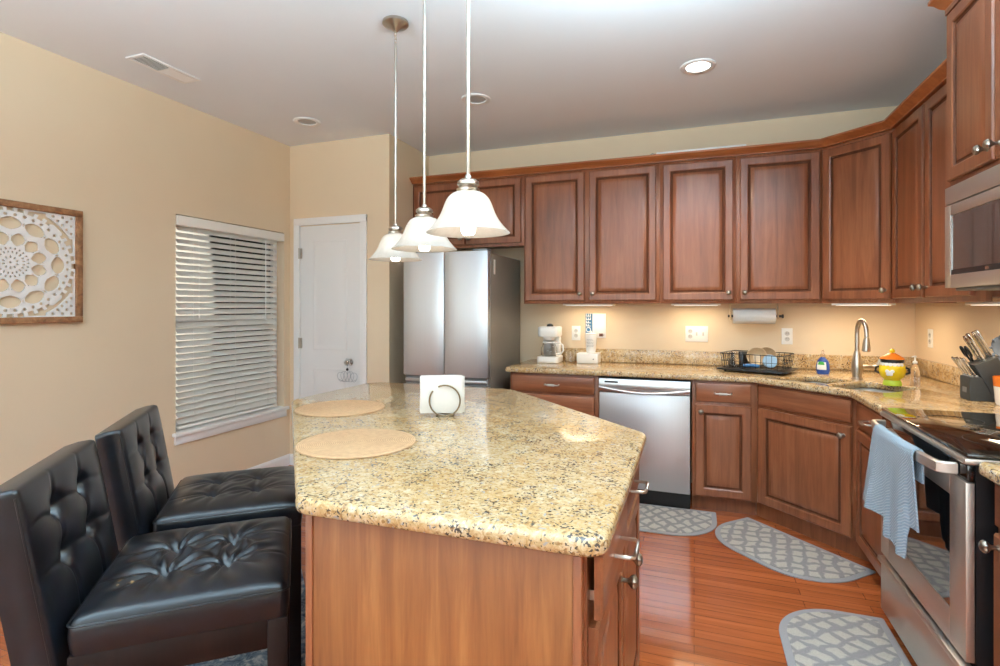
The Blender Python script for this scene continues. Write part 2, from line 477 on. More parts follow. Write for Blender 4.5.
# ------------------------------------------------------------------ mesh helpers
class MB:
    def __init__(s):
        s.bm = bmesh.new()
    def merge(s, b, mat=None):
        if mat is not None:
            bmesh.ops.transform(b, matrix=mat, verts=b.verts)
        me = bpy.data.meshes.new('tmp')
        b.to_mesh(me); b.free()
        s.bm.from_mesh(me)
        bpy.data.meshes.remove(me)
        return s
    def box(s, x0, x1, y0, y1, z0, z1, bev=0.0, seg=2, mat=None):
        b = bmesh.new()
        bmesh.ops.create_cube(b, size=1)
        bmesh.ops.scale(b, vec=(abs(x1 - x0), abs(y1 - y0), abs(z1 - z0)), verts=b.verts)
        bmesh.ops.translate(b, vec=((x0 + x1) / 2, (y0 + y1) / 2, (z0 + z1) / 2), verts=b.verts)
        if bev > 0:
            bmesh.ops.bevel(b, geom=list(b.edges), offset=bev, segments=seg, profile=0.5, affect='EDGES', clamp_overlap=True)
        return s.merge(b, mat)
    def prism(s, pts, z0, z1, bev=0.0, seg=2, mat=None):
        b = bmesh.new()
        lo = [b.verts.new((p[0], p[1], z0)) for p in pts]
        hi = [b.verts.new((p[0], p[1], z1)) for p in pts]
        b.faces.new(lo[::-1]); b.faces.new(hi)
        n = len(pts)
        for i in range(n):
            b.faces.new((lo[i], lo[(i + 1) % n], hi[(i + 1) % n], hi[i]))
        bmesh.ops.recalc_face_normals(b, faces=b.faces)
        if bev > 0:
            es = [e for e in b.edges if abs(e.verts[0].co.z - e.verts[1].co.z) < 1e-6]
            bmesh.ops.bevel(b, geom=es, offset=bev, segments=seg, profile=0.5, affect='EDGES', clamp_overlap=True)
        return s.merge(b, mat)
    def lathe(s, prof, seg=32, mat=None, rib=0, ribamp=0.0, closed=False):
        b = bmesh.new()
        rings = []
        for (r, z) in prof:
            if r < 1e-6:
                rings.append([b.verts.new((0, 0, z))])
            else:
                ring = []
                for i in range(seg):
                    a = 2 * PI * i / seg
                    rr = r * (1 + ribamp * math.cos(rib * a + z * 90)) if rib else r
                    ring.append(b.verts.new((rr * math.cos(a), rr * math.sin(a), z)))
                rings.append(ring)
        pairs = list(zip(rings[:-1], rings[1:]))
        if closed:
            pairs.append((rings[-1], rings[0]))
        for A, B in pairs:
            for i in range(seg):
                j = (i + 1) % seg
                if len(A) == 1 and len(B) > 1:
                    b.faces.new((A[0], B[i], B[j]))
                elif len(B) == 1 and len(A) > 1:
                    b.faces.new((A[i], A[j], B[0]))
                elif len(A) > 1:
                    b.faces.new((A[i], A[j], B[j], B[i]))
        if not closed:
            if len(rings[0]) > 1: b.faces.new(rings[0][::-1])
            if len(rings[-1]) > 1: b.faces.new(rings[-1])
        bmesh.ops.recalc_face_normals(b, faces=b.faces)
        return s.merge(b, mat)
    def cyl(s, p0, p1, r, seg=16, r2=None):
        p0, p1 = Vector(p0), Vector(p1)
        d = p1 - p0
        q = d.to_track_quat('Z', 'Y').to_matrix().to_4x4()
        L = d.length
        return s.lathe([(r, 0), (r2 if r2 is not None else r, L)], seg, Matrix.Translation(p0) @ q)
    def tube(s, pts, r, seg=8, closed=False):
        pts = [Vector(p) for p in pts]
        b = bmesh.new()
        n = len(pts)
        rings = []
        up = None
        for i, p in enumerate(pts):
            if closed:
                t = pts[(i + 1) % n] - pts[i - 1]
            else:
                t = pts[min(i + 1, n - 1)] - pts[max(i - 1, 0)]
            t.normalize()
            if up is None:
                up = t.orthogonal().normalized()
            else:
                up = (up - t * up.dot(t))
                up = up.normalized() if up.length > 1e-6 else t.orthogonal().normalized()
            sd = t.cross(up)
            rr = r[i] if isinstance(r, (list, tuple)) else r
            rings.append([b.verts.new(p + (up * math.cos(2 * PI * k / seg) + sd * math.sin(2 * PI * k / seg)) * rr) for k in range(seg)])
        pr = list(zip(rings[:-1], rings[1:]))
        if closed: pr.append((rings[-1], rings[0]))
        for A, B in pr:
            for i in range(seg):
                j = (i + 1) % seg
                b.faces.new((A[i], A[j], B[j], B[i]))
        if not closed:
            b.faces.new(rings[0][::-1]); b.faces.new(rings[-1])
        bmesh.ops.recalc_face_normals(b, faces=b.faces)
        return s.merge(b)
    def grid(s, nu, nv, fn, thick=0.0):
        b = bmesh.new()
        g = [[b.verts.new(fn(i / nu, j / nv)) for j in range(nv + 1)] for i in range(nu + 1)]
        for i in range(nu):
            for j in range(nv):
                b.faces.new((g[i][j], g[i + 1][j], g[i + 1][j + 1], g[i][j + 1]))
        if thick:
            bmesh.ops.recalc_face_normals(b, faces=b.faces)
            bmesh.ops.solidify(b, geom=list(b.faces), thickness=thick)
        bmesh.ops.recalc_face_normals(b, faces=b.faces)
        return s.merge(b)
    def loops(s, w, h, prof, back=0.0, mat=None):
        """rectangular concentric profile: prof = [(inset, y)...] from the outer rim to the centre; front is -y"""
        b = bmesh.new()
        rs = []
        for ins, y in [(0, back)] + prof:
            rs.append([b.verts.new(p) for p in ((ins, y, ins), (w - ins, y, ins), (w - ins, y, h - ins), (ins, y, h - ins))])
        for A, B in zip(rs[:-1], rs[1:]):
            for i in range(4):
                j = (i + 1) % 4
                b.faces.new((A[i], A[j], B[j], B[i]))
        b.faces.new(rs[0][::-1]); b.faces.new(rs[-1])
        bmesh.ops.recalc_face_normals(b, faces=b.faces)
        return s.merge(b, mat)
    def sweep(s, path, prof, closed_ends=True):
        """path: 2D points; prof: (out, z) polygon, out is to the right of travel"""
        b = bmesh.new()
        n = len(path)
        rings = []
        for i, p in enumerate(path):
            p = Vector(p)
            def nrm(a, c):
                d = (Vector(c) - Vector(a)).normalized()
                return Vector((d.y, -d.x))
            if i == 0: m = nrm(path[0], path[1])
            elif i == n - 1: m = nrm(path[-2], path[-1])
            else:
                n1, n2 = nrm(path[i - 1], path[i]), nrm(path[i], path[i + 1])
                m = (n1 + n2); m = m / m.dot(n1)
            rings.append([b.verts.new((p.x + m.x * o, p.y + m.y * o, z)) for o, z in prof])
        k = len(prof)
        for A, B in zip(rings[:-1], rings[1:]):
            for i in range(k):
                j = (i + 1) % k
                b.faces.new((A[i], A[j], B[j], B[i]))
        b.faces.new(rings[0]); b.faces.new(rings[-1][::-1])
        bmesh.ops.recalc_face_normals(b, faces=b.faces)
        return s.merge(b)
    def build(s, name, mat, parent=None, smooth=True, loc=None, rot=None, angle=35):
        me = bpy.data.meshes.new(name)
        s.bm.to_mesh(me); s.bm.free()
        if smooth:
            for p in me.polygons: p.use_smooth = True
            me.set_sharp_from_angle(angle=R(angle))
        mats = mat if isinstance(mat, (list, tuple)) else [mat]
        for m in mats: me.materials.append(m)
        o = bpy.data.objects.new(name, me)
        COL.objects.link(o)
        if parent: o.parent = parent
        if loc: o.location = loc
        if rot: o.rotation_euler = rot
        return o

def tag(o, label, cat, group=None, kind=None):
    o['label'] = label
    o['category'] = cat
    if group: o['group'] = group
    if kind: o['kind'] = kind
    return o

def thing(name, label, cat, loc=(0, 0, 0), rz=0.0, group=None):
    o = bpy.data.objects.new(name, None)
    o.empty_display_size = 0.1
    COL.objects.link(o)
    o.location = loc
    o.rotation_euler = (0, 0, rz)
    return tag(o, label, cat, group)

def struct(o):
    o['kind'] = 'structure'
    return o

def dup(root, loc, label, rz=None):
    r = root.copy(); COL.objects.link(r)
    r.location = loc
    r['label'] = label
    if rz is not None: r.rotation_euler = (0, 0, rz)
    for ch in list(root.children):
        c = ch.copy(); COL.objects.link(c); c.parent = r
        for g in list(ch.children):
            d = g.copy(); COL.objects.link(d); d.parent = c
    return r

def round_poly(pts, radii, seg=6):
    out = []
    n = len(pts)
    for i in range(n):
        r = radii[i] if isinstance(radii, (list, tuple)) else radii
        p = Vector(pts[i]); a = Vector(pts[i - 1]); c = Vector(pts[(i + 1) % n])
        if r <= 0:
            out.append(tuple(p)); continue
        d1 = (a - p).normalized(); d2 = (c - p).normalized()
        ang = d1.angle(d2)
        t = r / math.tan(ang / 2)
        p1, p2 = p + d1 * t, p + d2 * t
        bis = (d1 + d2).normalized()
        cen = p + bis * (r / math.sin(ang / 2))
        v1, v2 = p1 - cen, p2 - cen
        a1 = math.atan2(v1.y, v1.x); a2 = math.atan2(v2.y, v2.x)
        da = (a2 - a1 + PI) % (2 * PI) - PI
        for k in range(seg + 1):
            q = a1 + da * k / seg
            out.append((cen.x + r * math.cos(q), cen.y + r * math.sin(q)))
    return out

def slab(name, outlines, z0, z1, bev, mat, parent=None):
    cu = bpy.data.curves.new('tmpc', 'CURVE')
    cu.dimensions = '2D'
    cu.fill_mode = 'BOTH'
    for pts in outlines:
        sp = cu.splines.new('POLY')
        sp.points.add(len(pts) - 1)
        for q, p in zip(sp.points, pts):
            q.co = (p[0], p[1], 0, 1)
        sp.use_cyclic_u = True
    cu.extrude = (z1 - z0) / 2 - bev
    cu.bevel_depth = bev
    cu.bevel_resolution = 3
    cu.offset = -bev
    o = bpy.data.objects.new('tmpc', cu)
    COL.objects.link(o)
    dg = bpy.context.evaluated_depsgraph_get()
    dg.update()
    me = bpy.data.meshes.new_from_object(o.evaluated_get(dg))
    bpy.data.objects.remove(o)
    me.transform(Matrix.Translation((0, 0, (z0 + z1) / 2)))
    me.materials.clear()
    me.materials.append(mat)
    me.name = name
    for p in me.polygons:
        p.use_smooth = True
        p.material_index = 0
    b = bmesh.new(); b.from_mesh(me)
    bmesh.ops.remove_doubles(b, verts=b.verts, dist=1e-5)
    bmesh.ops.recalc_face_normals(b, faces=b.faces)
    b.to_mesh(me); b.free()
    me.set_sharp_from_angle(angle=R(40))
    ob = bpy.data.objects.new(name, me)
    COL.objects.link(ob)
    if parent: ob.parent = parent
    return ob

def text_mesh(name, body, size, mat, parent, matrix, extrude=0.001):
    cu = bpy.data.curves.new('tmpt', 'FONT')
    cu.body = body; cu.size = size; cu.extrude = extrude
    cu.align_x = 'CENTER'; cu.align_y = 'CENTER'
    o = bpy.data.objects.new('tmpt', cu)
    COL.objects.link(o)
    dg = bpy.context.evaluated_depsgraph_get(); dg.update()
    me = bpy.data.meshes.new_from_object(o.evaluated_get(dg))
    bpy.data.objects.remove(o)
    me.transform(matrix)
    me.materials.clear(); me.materials.append(mat)
    ob = bpy.data.objects.new(name, me)
    COL.objects.link(ob); ob.parent = parent
    return ob

# ------------------------------------------------------------------ room shell
XL, XR, YB, YD, XP, H = -3.274, 1.414, 4.374, 3.697, -2.288, 2.74
YR = -3.2
T = 0.14
WY0, WY1, WZ0, WZ1 = 2.62, 3.627, 0.485, 1.985      # window opening in the left wall

struct(MB().box(XL - T, XR + T, YR - T, YB + T, -0.1, 0).build('floor', M_FLOOR, smooth=False))
struct(MB().box(XL - T, XR + T, YR - T, YB + T, H, H + 0.1).build('ceiling', M_CEIL, smooth=False))
wl = MB()
PD0, PD1, PDZ = -2.15, -0.45, 2.1                       # patio door opening behind the camera
wl.box(XL - T, XL, YR, PD0, 0, H).box(XL - T, XL, PD0, PD1, PDZ, H).box(XL - T, XL, PD1, WY0, 0, H)
wl.box(XL - T, XL, WY0, WY1, 0, WZ0).box(XL - T, XL, WY0, WY1, WZ1, H).box(XL - T, XL, WY1, YB + T, 0, H)
struct(wl.build('wall_left', M_WALL, smooth=False))
struct(MB().box(XL, XP, YD, YB + T, 0, H).build('wall_pantry', M_WALL, smooth=False))
struct(MB().box(XP, XR + T, YB, YB + T, 0, H).build('wall_back', M_WALL, smooth=False))
struct(MB().box(XR, XR + T, YR, YB, 0, H).build('wall_right', M_WALL, smooth=False))
wr = MB()
RW = [(-2.95, -1.15), (-0.75, 1.05)]
wr.box(XL - T, RW[0][0], YR - T, YR, 0, H).box(RW[0][1], RW[1][0], YR - T, YR, 0, H).box(RW[1][1], XR + T, YR - T, YR, 0, H)
for a, c in RW:
    wr.box(a, c, YR - T, YR, 0, 0.5).box(a, c, YR - T, YR, 2.5, H)
struct(wr.build('wall_rear', M_WALL, smooth=False))

BB = [(0.001, 0.0), (0.014, 0.0), (0.014, 0.075), (0.009, 0.088), (0.004, 0.095), (0.001, 0.095)]
struct(MB().sweep([(XL, -0.40), (XL, YD)], BB).build('baseboard_left', M_TRIM, smooth=False))
struct(MB().sweep([(XL + 0.016, YD), (-3.222, YD)], BB).sweep([(-2.482, YD), (XP, YD), (XP, YB)], BB).build('baseboard_pantry', M_TRIM, smooth=False))
struct(MB().sweep([(XR, 1.2), (XR, YR)], BB).build('baseboard_right', M_TRIM, smooth=False))

# left window (frame, sashes, panes, sill)
wn = struct(bpy.data.objects.new('window_1', None)); COL.objects.link(wn)
fx0, fx1 = XL - 0.135, XL - 0.075
f = MB()
f.box(fx0, fx1, WY0 + 0.001, WY0 + 0.045, WZ0 + 0.03, WZ1 - 0.001).box(fx0, fx1, WY1 - 0.045, WY1 - 0.001, WZ0 + 0.03, WZ1 - 0.001)
f.box(fx0, fx1, WY0 + 0.045, WY1 - 0.045, WZ0 + 0.03, WZ0 + 0.08).box(fx0, fx1, WY0 + 0.045, WY1 - 0.045, WZ1 - 0.05, WZ1 - 0.001)
f.box(fx0 + 0.005, fx1 - 0.01, WY0 + 0.045, WY1 - 0.045, 1.21, 1.27)
f.build('window_frame', M_TRIM, wn, smooth=False)
MB().box(fx0 + 0.028, fx0 + 0.032, WY0 + 0.045, WY1 - 0.045, WZ0 + 0.08, 1.21).build('lower_pane', M_PANE, wn, smooth=False)
MB().box(fx0 + 0.038, fx0 + 0.042, WY0 + 0.045, WY1 - 0.045, 1.27, WZ1 - 0.05).build('upper_pane', M_PANE, wn, smooth=False)
sl = MB()
sl.box(XL - 0.135, XL - 0.001, WY0 + 0.002, WY1 - 0.002, WZ0 + 0.001, WZ0 + 0.028, 0.003)
sl.box(XL + 0.001, XL + 0.035, WY0 - 0.03, WY1 + 0.03, WZ0 + 0.001, WZ0 + 0.028, 0.006)
sl.box(XL + 0.001, XL + 0.018, WY0 - 0.015, WY1 + 0.015, WZ0 - 0.055, WZ0, 0.004)
sl.build('window_sill', M_TRIM, wn)

# rear windows and patio door (the room's daylight, behind the camera)
for i, (a, c) in enumerate(RW):
    w = struct(bpy.data.objects.new('window_%d' % (i + 2), None)); COL.objects.link(w)
    g = MB()
    for x in (a + 0.025, (a + c) / 2, c - 0.025):
        g.box(x - 0.025, x + 0.025, YR - 0.09, YR - 0.03, 0.5, 2.5)
    for z in (0.53, 1.5, 2.47):
        g.box(a + 0.001, c - 0.001, YR - 0.085, YR - 0.035, z - 0.03, z + 0.03)
    g.build('window_frame', M_TRIM, w, smooth=False)
w = struct(bpy.data.objects.new('door_2', None)); COL.objects.link(w)
g = MB()
for y in (PD0 + 0.03, (PD0 + PD1) / 2, PD1 - 0.03):
    g.box(XL - 0.1, XL - 0.03, y - 0.03, y + 0.03, 0.0, PDZ)
for z in (0.05, PDZ - 0.04):
    g.box(XL - 0.095, XL - 0.035, PD0 + 0.001, PD1 - 0.001, z - 0.04, z + 0.04)
g.build('door_frame', M_TRIM, w, smooth=False)

# white pantry door with casing
dr = struct(bpy.data.objects.new('door_1', None)); COL.objects.link(dr)
dr.location = (-3.156, YD, 0)
DW, DH = 0.603, 2.045
c = MB()
CP = [(0.0, -0.001), (0.0, -0.018), (0.012, -0.022), (0.045, -0.018), (0.06, -0.012), (0.06, -0.001)]
for x0, x1 in ((-0.062, 0.0), (DW, DW + 0.062)):
    c.box(x0, x1, -0.022, -0.001, 0, DH + 0.06, 0.005)
c.box(-0.062, DW + 0.062, -0.0225, -0.001, DH + 0.002, DH + 0.064, 0.005)
c.build('door_casing', M_TRIM, dr)
d = MB()
d.loops(DW - 0.006, DH - 0.015, [(0, -0.010), (0.001, -0.011)], back=-0.001, mat=Matrix.Translation((0.003, 0, 0.01)))
for (px, pz, pw, ph) in ((0.135, 0.995, 0.345, 0.92), (0.135, 0.22, 0.345, 0.63)):
    d.loops(pw, ph, [(0.0, -0.0115), (0.012, -0.016), (0.022, -0.0125), (0.045, -0.0125), (0.065, -0.0165)], back=-0.0105, mat=Matrix.Translation((px, 0, pz)))
d.build('door_panel', M_DOOR, dr)
for hz in (0.25, 1.05, 1.81):
    h = MB().cyl((0.0, -0.026, hz - 0.045), (0.0, -0.026, hz + 0.045), 0.006, 10).box(-0.001, 0.024, -0.0245, -0.0125, hz - 0.043, hz + 0.043)
    h.build('hinge', M_NICKEL, dr)
kn = MB().lathe([(0.0, 0.064), (0.018, 0.062), (0.026, 0.05), (0.027, 0.04), (0.02, 0.028), (0.010, 0.02), (0.010, 0.01), (0.028, 0.007), (0.03, 0.001), (0, 0.001)], 24,
                Matrix.Translation((0.51, -0.012, 0.905)) @ Matrix.Rotation(R(90), 4, 'X'))
kn.build('door_knob', M_CHROME, dr)

# ornament hanging on the pantry door knob
t = thing('wire_ornament', 'small looped silver wire ornament hanging from the white pantry door knob', 'ornament', (-2.646, 3.642, 0.75))
o = MB()
o.tube([(0, 0, 0.13), (0.012, 0, 0.185), (0.0, 0, 0.192), (-0.012, 0, 0.185), (0, 0, 0.13), (0, 0, 0.05)], 0.002, 6)
for k in range(-2, 3):
    cx0 = k * 0.032
    o.tube([(cx0 + 0.030 * math.cos(a) , 0.006 * math.sin(2 * a), 0.045 - abs(k) * 0.004 + (0.045 - abs(k) * 0.004) * math.sin(a)) for a in [2 * PI * i / 20 for i in range(20)]], 0.0019, 6, True)
o.tube([(-0.09, 0, 0.02), (-0.04, 0, 0.0), (0.04, 0, 0.0), (0.09, 0, 0.02)], 0.002, 6)
o.build('wire_loops', M_SILVER, t)
MB().lathe([(0, -0.014), (0.01, -0.006), (0.011, 0.004), (0, 0.014)], 12, Matrix.Translation((0, 0, 0.1))).build('bead', M_BLACK, t)

# ------------------------------------------------------------------ neighbour house outside the left window
ho = thing('neighbouring_house', 'pale neighbouring house seen through the slats of the blind', 'house', (-8.2, 4.6, 0))
MB().box(-3, 0, -0.2, 7.5, -1, 4.2).build('wall', M_SIDING, ho, smooth=False)
b = MB()
for i in range(22):
    b.box(0.002, 0.02, -6.5, -0.2, -1 + i * 0.21, -1 + i * 0.21 + 0.2)
b.box(-3, 0.0, -6.5, -0.21, -1, 3.7)
b.build('siding_wing', M_SHADESID, ho, smooth=False)
for y in (-4.2, -2.4, -1.3):
    wf = MB().box(0.022, 0.06, y - 0.45, y + 0.45, 0.9, 2.3).build('window', M_TRIM, ho, smooth=False)
    MB().box(0.061, 0.066, y - 0.38, y + 0.38, 0.97, 2.23).build('pane', M_GLASSBLK, wf, smooth=False)
MB().prism([(-3.2, -6.7), (0.4, -6.7), (0.4, 7.7), (-3.2, 7.7)], 4.2, 4.4).build('roof', M_ROOF, ho, smooth=False)
struct(MB().box(-30, XL - T - 0.01, -15, 25, -1.02, -1.0).build('ground', M_GRASS, smooth=False))

# ------------------------------------------------------------------ window blind
bl = thing('window_blind', 'white horizontal slat blind covering the left window', 'blind', (XL - 0.036, (WY0 + WY1) / 2, 0))
hw = (WY1 - WY0) / 2 - 0.03
v = MB().box(-0.025, 0.048, -hw - 0.025, hw + 0.026, 1.912, 1.978, 0.006).build('valance', M_BLIND, bl)
s = MB()
z = 0.565
NS = 31
for i in range(NS):
    zz = 0.575 + i * (1.895 - 0.575) / (NS - 1)
    a = R(43)
    m = Matrix.Translation((0.004, 0, zz)) @ Matrix.Rotation(a, 4, 'Y')
    s.box(-0.0245, 0.0245, -hw, hw - 0.035, -0.0014, 0.0014, mat=m)
s.build('slats', M_SLAT, bl, smooth=False)
MB().box(-0.024, 0.028, -hw, hw - 0.035, 0.525, 0.545, 0.004).build('bottom_rail', M_BLIND, bl)
lc = MB()
for y in (-0.36, 0.0, 0.33):
    for x in (-0.022, 0.029):
        lc.cyl((x, y, 0.54), (x, y, 1.92), 0.0012, 6)
lc.build('ladder_cords', M_BLIND, bl)
pc = MB().cyl((0.034, -0.32, 1.30), (0.034, -0.32, 1.92), 0.0018, 6).lathe([(0, 0), (0.006, 0.003), (0.004, 0.03), (0, 0.032)], 10, Matrix.Translation((0.034, -0.32, 1.275)))
pc.build('pull_cord', M_BLIND, bl)
MB().cyl((0.035, 0.30, 1.25), (0.035, 0.30, 1.91), 0.004, 8).build('tilt_wand', M_WHITE, bl)

# ------------------------------------------------------------------ carved wall art
ax = thing('wall_art', 'white carved mandala panel in a rustic wood frame on the tan left wall', 'wall art', (XL, 1.69, 1.585), R(90))
HS = 0.314
HX = 0.335
fr = MB()
for (x0, x1, z0, z1) in ((-HX, HX, HS - 0.034, HS), (-HX, HX, -HS, -HS + 0.034), (-HX, -HX + 0.034, -HS + 0.034, HS - 0.034), (HX - 0.034, HX, -HS + 0.034, HS - 0.034)):
    fr.box(x0, x1, -0.03, -0.002, z0, z1, 0.003)
fr.build('frame', M_FRAME, ax)
def mandala(x, z):
    n = 280.0
    x /= n; z /= n
    x *= 1.0; r = math.hypot(x, z); a = math.atan2(z, x)
    def petal(k, ph, r0, r1, wid):
        # rounded hole between radii r0..r1 repeated k times
        if not (r0 < r < r1): return False
        q = ((a - ph) * k / (2 * PI)) % 1.0 - 0.5
        u = (r - r0) / (r1 - r0)
        return abs(q) < wid * math.sin(PI * u) ** 0.6
    if r < 0.035: return r > 0.018
    if r < 0.075: return True
    if petal(10, 0, 0.075, 0.125, 0.22): return False
    if r < 0.17: return True
    if petal(20, 0, 0.17, 0.215, 0.26): return False
    if r < 0.29: return not petal(24, PI / 24, 0.235, 0.275, 0.22)
    edge = 0.29 + 0.02 * abs(math.sin(12 * a))
    if r < edge: return True
    if petal(12, 0, 0.31, 0.55, 0.43): return False
    if r < 0.56:
        return not petal(72, 0, 0.36, 0.50, 0.20) or r > 0.5
    if petal(12, PI / 12, 0.60, 0.83, 0.44): return False
    if petal(36, 0, 0.68, 0.76, 0.10): return False
    if r < 0.93: return not petal(40, 0, 0.84, 0.90, 0.22)
    if r < 1.0: return petal(4, 0, 0.9, 1.02, 0.09) or abs(math.sin(20 * a)) > 0.85
    # corner ornaments
    mx, mz = abs(x), abs(z)
    e = max(mx, mz)
    if e > 0.965: return True
    q = math.hypot(mx - 1, mz - 1)
    if r > 1.06 and q < 0.47:
        return not (math.sin(mx * 42) * math.sin(mz * 42) > 0.45)
    return False
N = 240
mb = bmesh.new()
cells = {}
hp = HS - 0.032
vc = {}
def vget(i, j):
    if (i, j) not in vc:
        vc[(i, j)] = mb.verts.new(((-hp + 2 * hp * i / N) * (HX - 0.032) / hp, -0.016, -hp + 2 * hp * j / N))
    return vc[(i, j)]
for i in range(N):
    for j in range(N):
        if mandala(-280 + 560 * (i + 0.5) / N, -280 + 560 * (j + 0.5) / N):
            mb.faces.new((vget(i, j), vget(i + 1, j), vget(i + 1, j + 1), vget(i, j + 1)))
bmesh.ops.recalc_face_normals(mb, faces=mb.faces)
ret = bmesh.ops.extrude_face_region(mb, geom=list(mb.faces))
bmesh.ops.translate(mb, vec=(0, 0.009, 0), verts=[g for g in ret['geom'] if isinstance(g, bmesh.types.BMVert)])
bmesh.ops.recalc_face_normals(mb, faces=mb.faces)
q = MB(); q.bm.free(); q.bm = mb
q.build('carved_panel', M_TRIM, ax, smooth=False)
# ------------------------------------------------------------------ cabinet hardware and doors
def door_mesh(w, h, rail=0.058, th=0.02):
    y = -th
    return MB().loops(w, h, [(0, y + 0.006), (0.005, y), (rail - 0.010, y), (rail - 0.004, y + 0.004), (rail - 0.001, y + 0.011), (rail + 0.007, y + 0.0125), (rail + 0.012, y + 0.0085), (rail + 0.034, y + 0.003), (rail + 0.040, y + 0.0025)], back=-0.0005)
def drawer_mesh(w, h, th=0.02):
    return MB().loops(w, h, [(0, -th + 0.008), (0.004, -th + 0.003), (0.011, -th)], back=-0.0005)
def knob_part(parent, x, z, th=0.02):
    k = MB().lathe([(0, 0.043), (0.008, 0.0425), (0.0145, 0.038), (0.017, 0.032), (0.0145, 0.025), (0.008, 0.020), (0.006, 0.014), (0.006, 0.004), (0.010, 0.0), (0, 0)], 32,
                   Matrix.Translation((x, -th - 0.0003, z)) @ Matrix.Rotation(R(90), 4, 'X'), rib=8, ribamp=0.09)
    return k.build('knob', M_PEWTER, parent)
def pull_part(parent, x, z, w=0.100, th=0.02):
    hw = w / 2
    y0 = -th - 0.0003
    p = MB().tube([(x - hw, y0, z), (x - hw, y0 - 0.034, z), (x - hw + 0.006, y0 - 0.041, z), (x, y0 - 0.043, z), (x + hw - 0.006, y0 - 0.041, z), (x + hw, y0 - 0.034, z), (x + hw, y0, z)], 0.0048, 10)
    for k in range(8):
        xx = x - 0.021 + k * 0.006
        p.tube([(xx + 0.0055 * math.cos(a), y0 - 0.043 + 0.0075 * math.cos(a) * 0.3, z + 0.0078 * math.sin(a)) for a in [2 * PI * i / 10 for i in range(10)]], 0.0016, 5, True)
    return p.build('pull', M_NICKEL, parent)
def add_door(cab, x, z, w, h, knob=None, th=0.02, rail=0.058):
    d = door_mesh(w, h, rail, th).build('door', [M_WOODV, M_GLAZE], cab, loc=(x, 0, z), angle=25)
    for p in d.data.polygons:
        q = [d.data.vertices[i].co for i in p.vertices]
        e = [min(v.x, w - v.x, v.z, h - v.z) for v in q]
        if min(e) > rail - 0.0045 and max(e) < rail + 0.0125: p.material_index = 1
    if knob: knob_part(d, knob[0], knob[1], th)
    return d
def add_drawer(cab, x, z, w, h, pull=True, th=0.02):
    d = drawer_mesh(w, h, th).build('drawer', M_WOODH, cab, loc=(x, 0, z), angle=25)
    if pull: pull_part(d, w / 2, h / 2, th=th)
    return d
def wall_body(w, depth, h):
    m = MB().box(0, w, 0, 0.02, 0, h, 0.001).box(0, w, 0.02, depth, 0.018, h)
    return m
def base_body(w, depth):
    return MB().box(0, w, 0, depth, 0.105, 0.873, 0.001).box(0, w, 0.07, depth, 0.0, 0.105)

# ------------------------------------------------------------------ upper cabinets
UY, UZ, UH = 4.074, 1.382, 1.03
UD = YB - UY - 0.002
G_UP = 'cherry wall cabinets'
def upper(x, w, label, doors, z=UZ, h=UH, loc=None, rz=0):
    c = thing('wall_cabinet', label, 'cabinet', loc or (x, UY, z), rz, G_UP)
    wall_body(w, UD, h).build('body', M_WOODV, c)
    for (dx, dw, k) in doors:
        dh = h - 0.045
        kn = None
        if k == 'R': kn = (dw - 0.03, 0.05)
        if k == 'L': kn = (0.03, 0.05)
        add_door(c, dx, 0.025, dw, dh, kn)
    return c
upper(-2.284, 1.004, 'short two-door cherry wall cabinet over the stainless refrigerator', [(0.018, 0.475, 'R'), (0.508, 0.475, 'L')], z=1.848, h=0.564)
upper(-1.279, 1.042, 'tall two-door cherry wall cabinet above the white coffee maker', [(0.016, 0.472, 'R'), (0.525, 0.492, 'L')])
upper(-0.236, 0.512, 'single-door cherry wall cabinet above the wide white switch plate', [(0.022, 0.47, 'R')])
upper(0.277, 0.524, 'single-door cherry wall cabinet above the paper towel roll', [(0.022, 0.487, 'L')])
# diagonal corner unit
cc = thing('corner_wall_cabinet', 'angled corner cherry wall cabinet above the kitchen faucet', 'cabinet', (0.803, 4.074, UZ), R(-45), G_UP)
DGW = math.hypot(1.114 - 0.803, 4.074 - 3.763)
im = Matrix.Rotation(R(45), 4, 'Z') @ Matrix.Translation((-0.803, -4.074, 0))
MB().prism([(0.803, 4.074), (1.114, 3.763), (1.412, 3.763), (1.412, 4.372), (0.803, 4.372)], 0, UH, mat=im).build('body', M_WOODV, cc, smooth=False)
add_door(cc, 0.012, 0.025, DGW - 0.024, UH - 0.045, (DGW - 0.024 - 0.03, 0.05))
# right wall unit : local x runs towards the camera
rc = thing('wall_cabinet', 'two-door cherry wall cabinet on the right wall left of the microwave', 'cabinet', (1.114, 3.761, UZ), R(-90), G_UP)
wall_body(1.053, 0.298, UH).build('body', M_WOODV, rc)
add_door(rc, 0.018, 0.025, 0.445, UH - 0.045, (0.415, 0.05))
add_door(rc, 0.492, 0.025, 0.47, UH - 0.045, (0.03, 0.05))
CRP = [(-0.002, 2.412), (-0.002, 2.462), (0.062, 2.462), (0.062, 2.450), (0.048, 2.440), (0.030, 2.424), (0.022, 2.418), (0.022, 2.412)]
cr = MB().sweep([(-2.284, UY), (0.803, UY), (1.114, 3.763), (1.114, 2.708)], [(o, z + 0.0005) for o, z in CRP]).build('crown_molding', M_CROWN)
tag(cr, 'long cherry crown moulding along the tops of the back wall cabinets', 'moulding')
# light bar lying on the cabinet tops
t = thing('light_bar', 'thin white light bar lying on top of the back wall cabinets', 'light bar', (0.02, 4.10, 2.4635))
MB().box(-0.28, 0.32, -0.055, -0.015, 0, 0.022, 0.004).build('bar', M_WHITE, t)
MB().tube([(-0.28, -0.04, 0.01), (-0.31, -0.035, 0.02), (-0.33, -0.04, 0.006), (-0.36, -0.03, 0.006)], 0.003, 6).build('cord', M_INK, t)

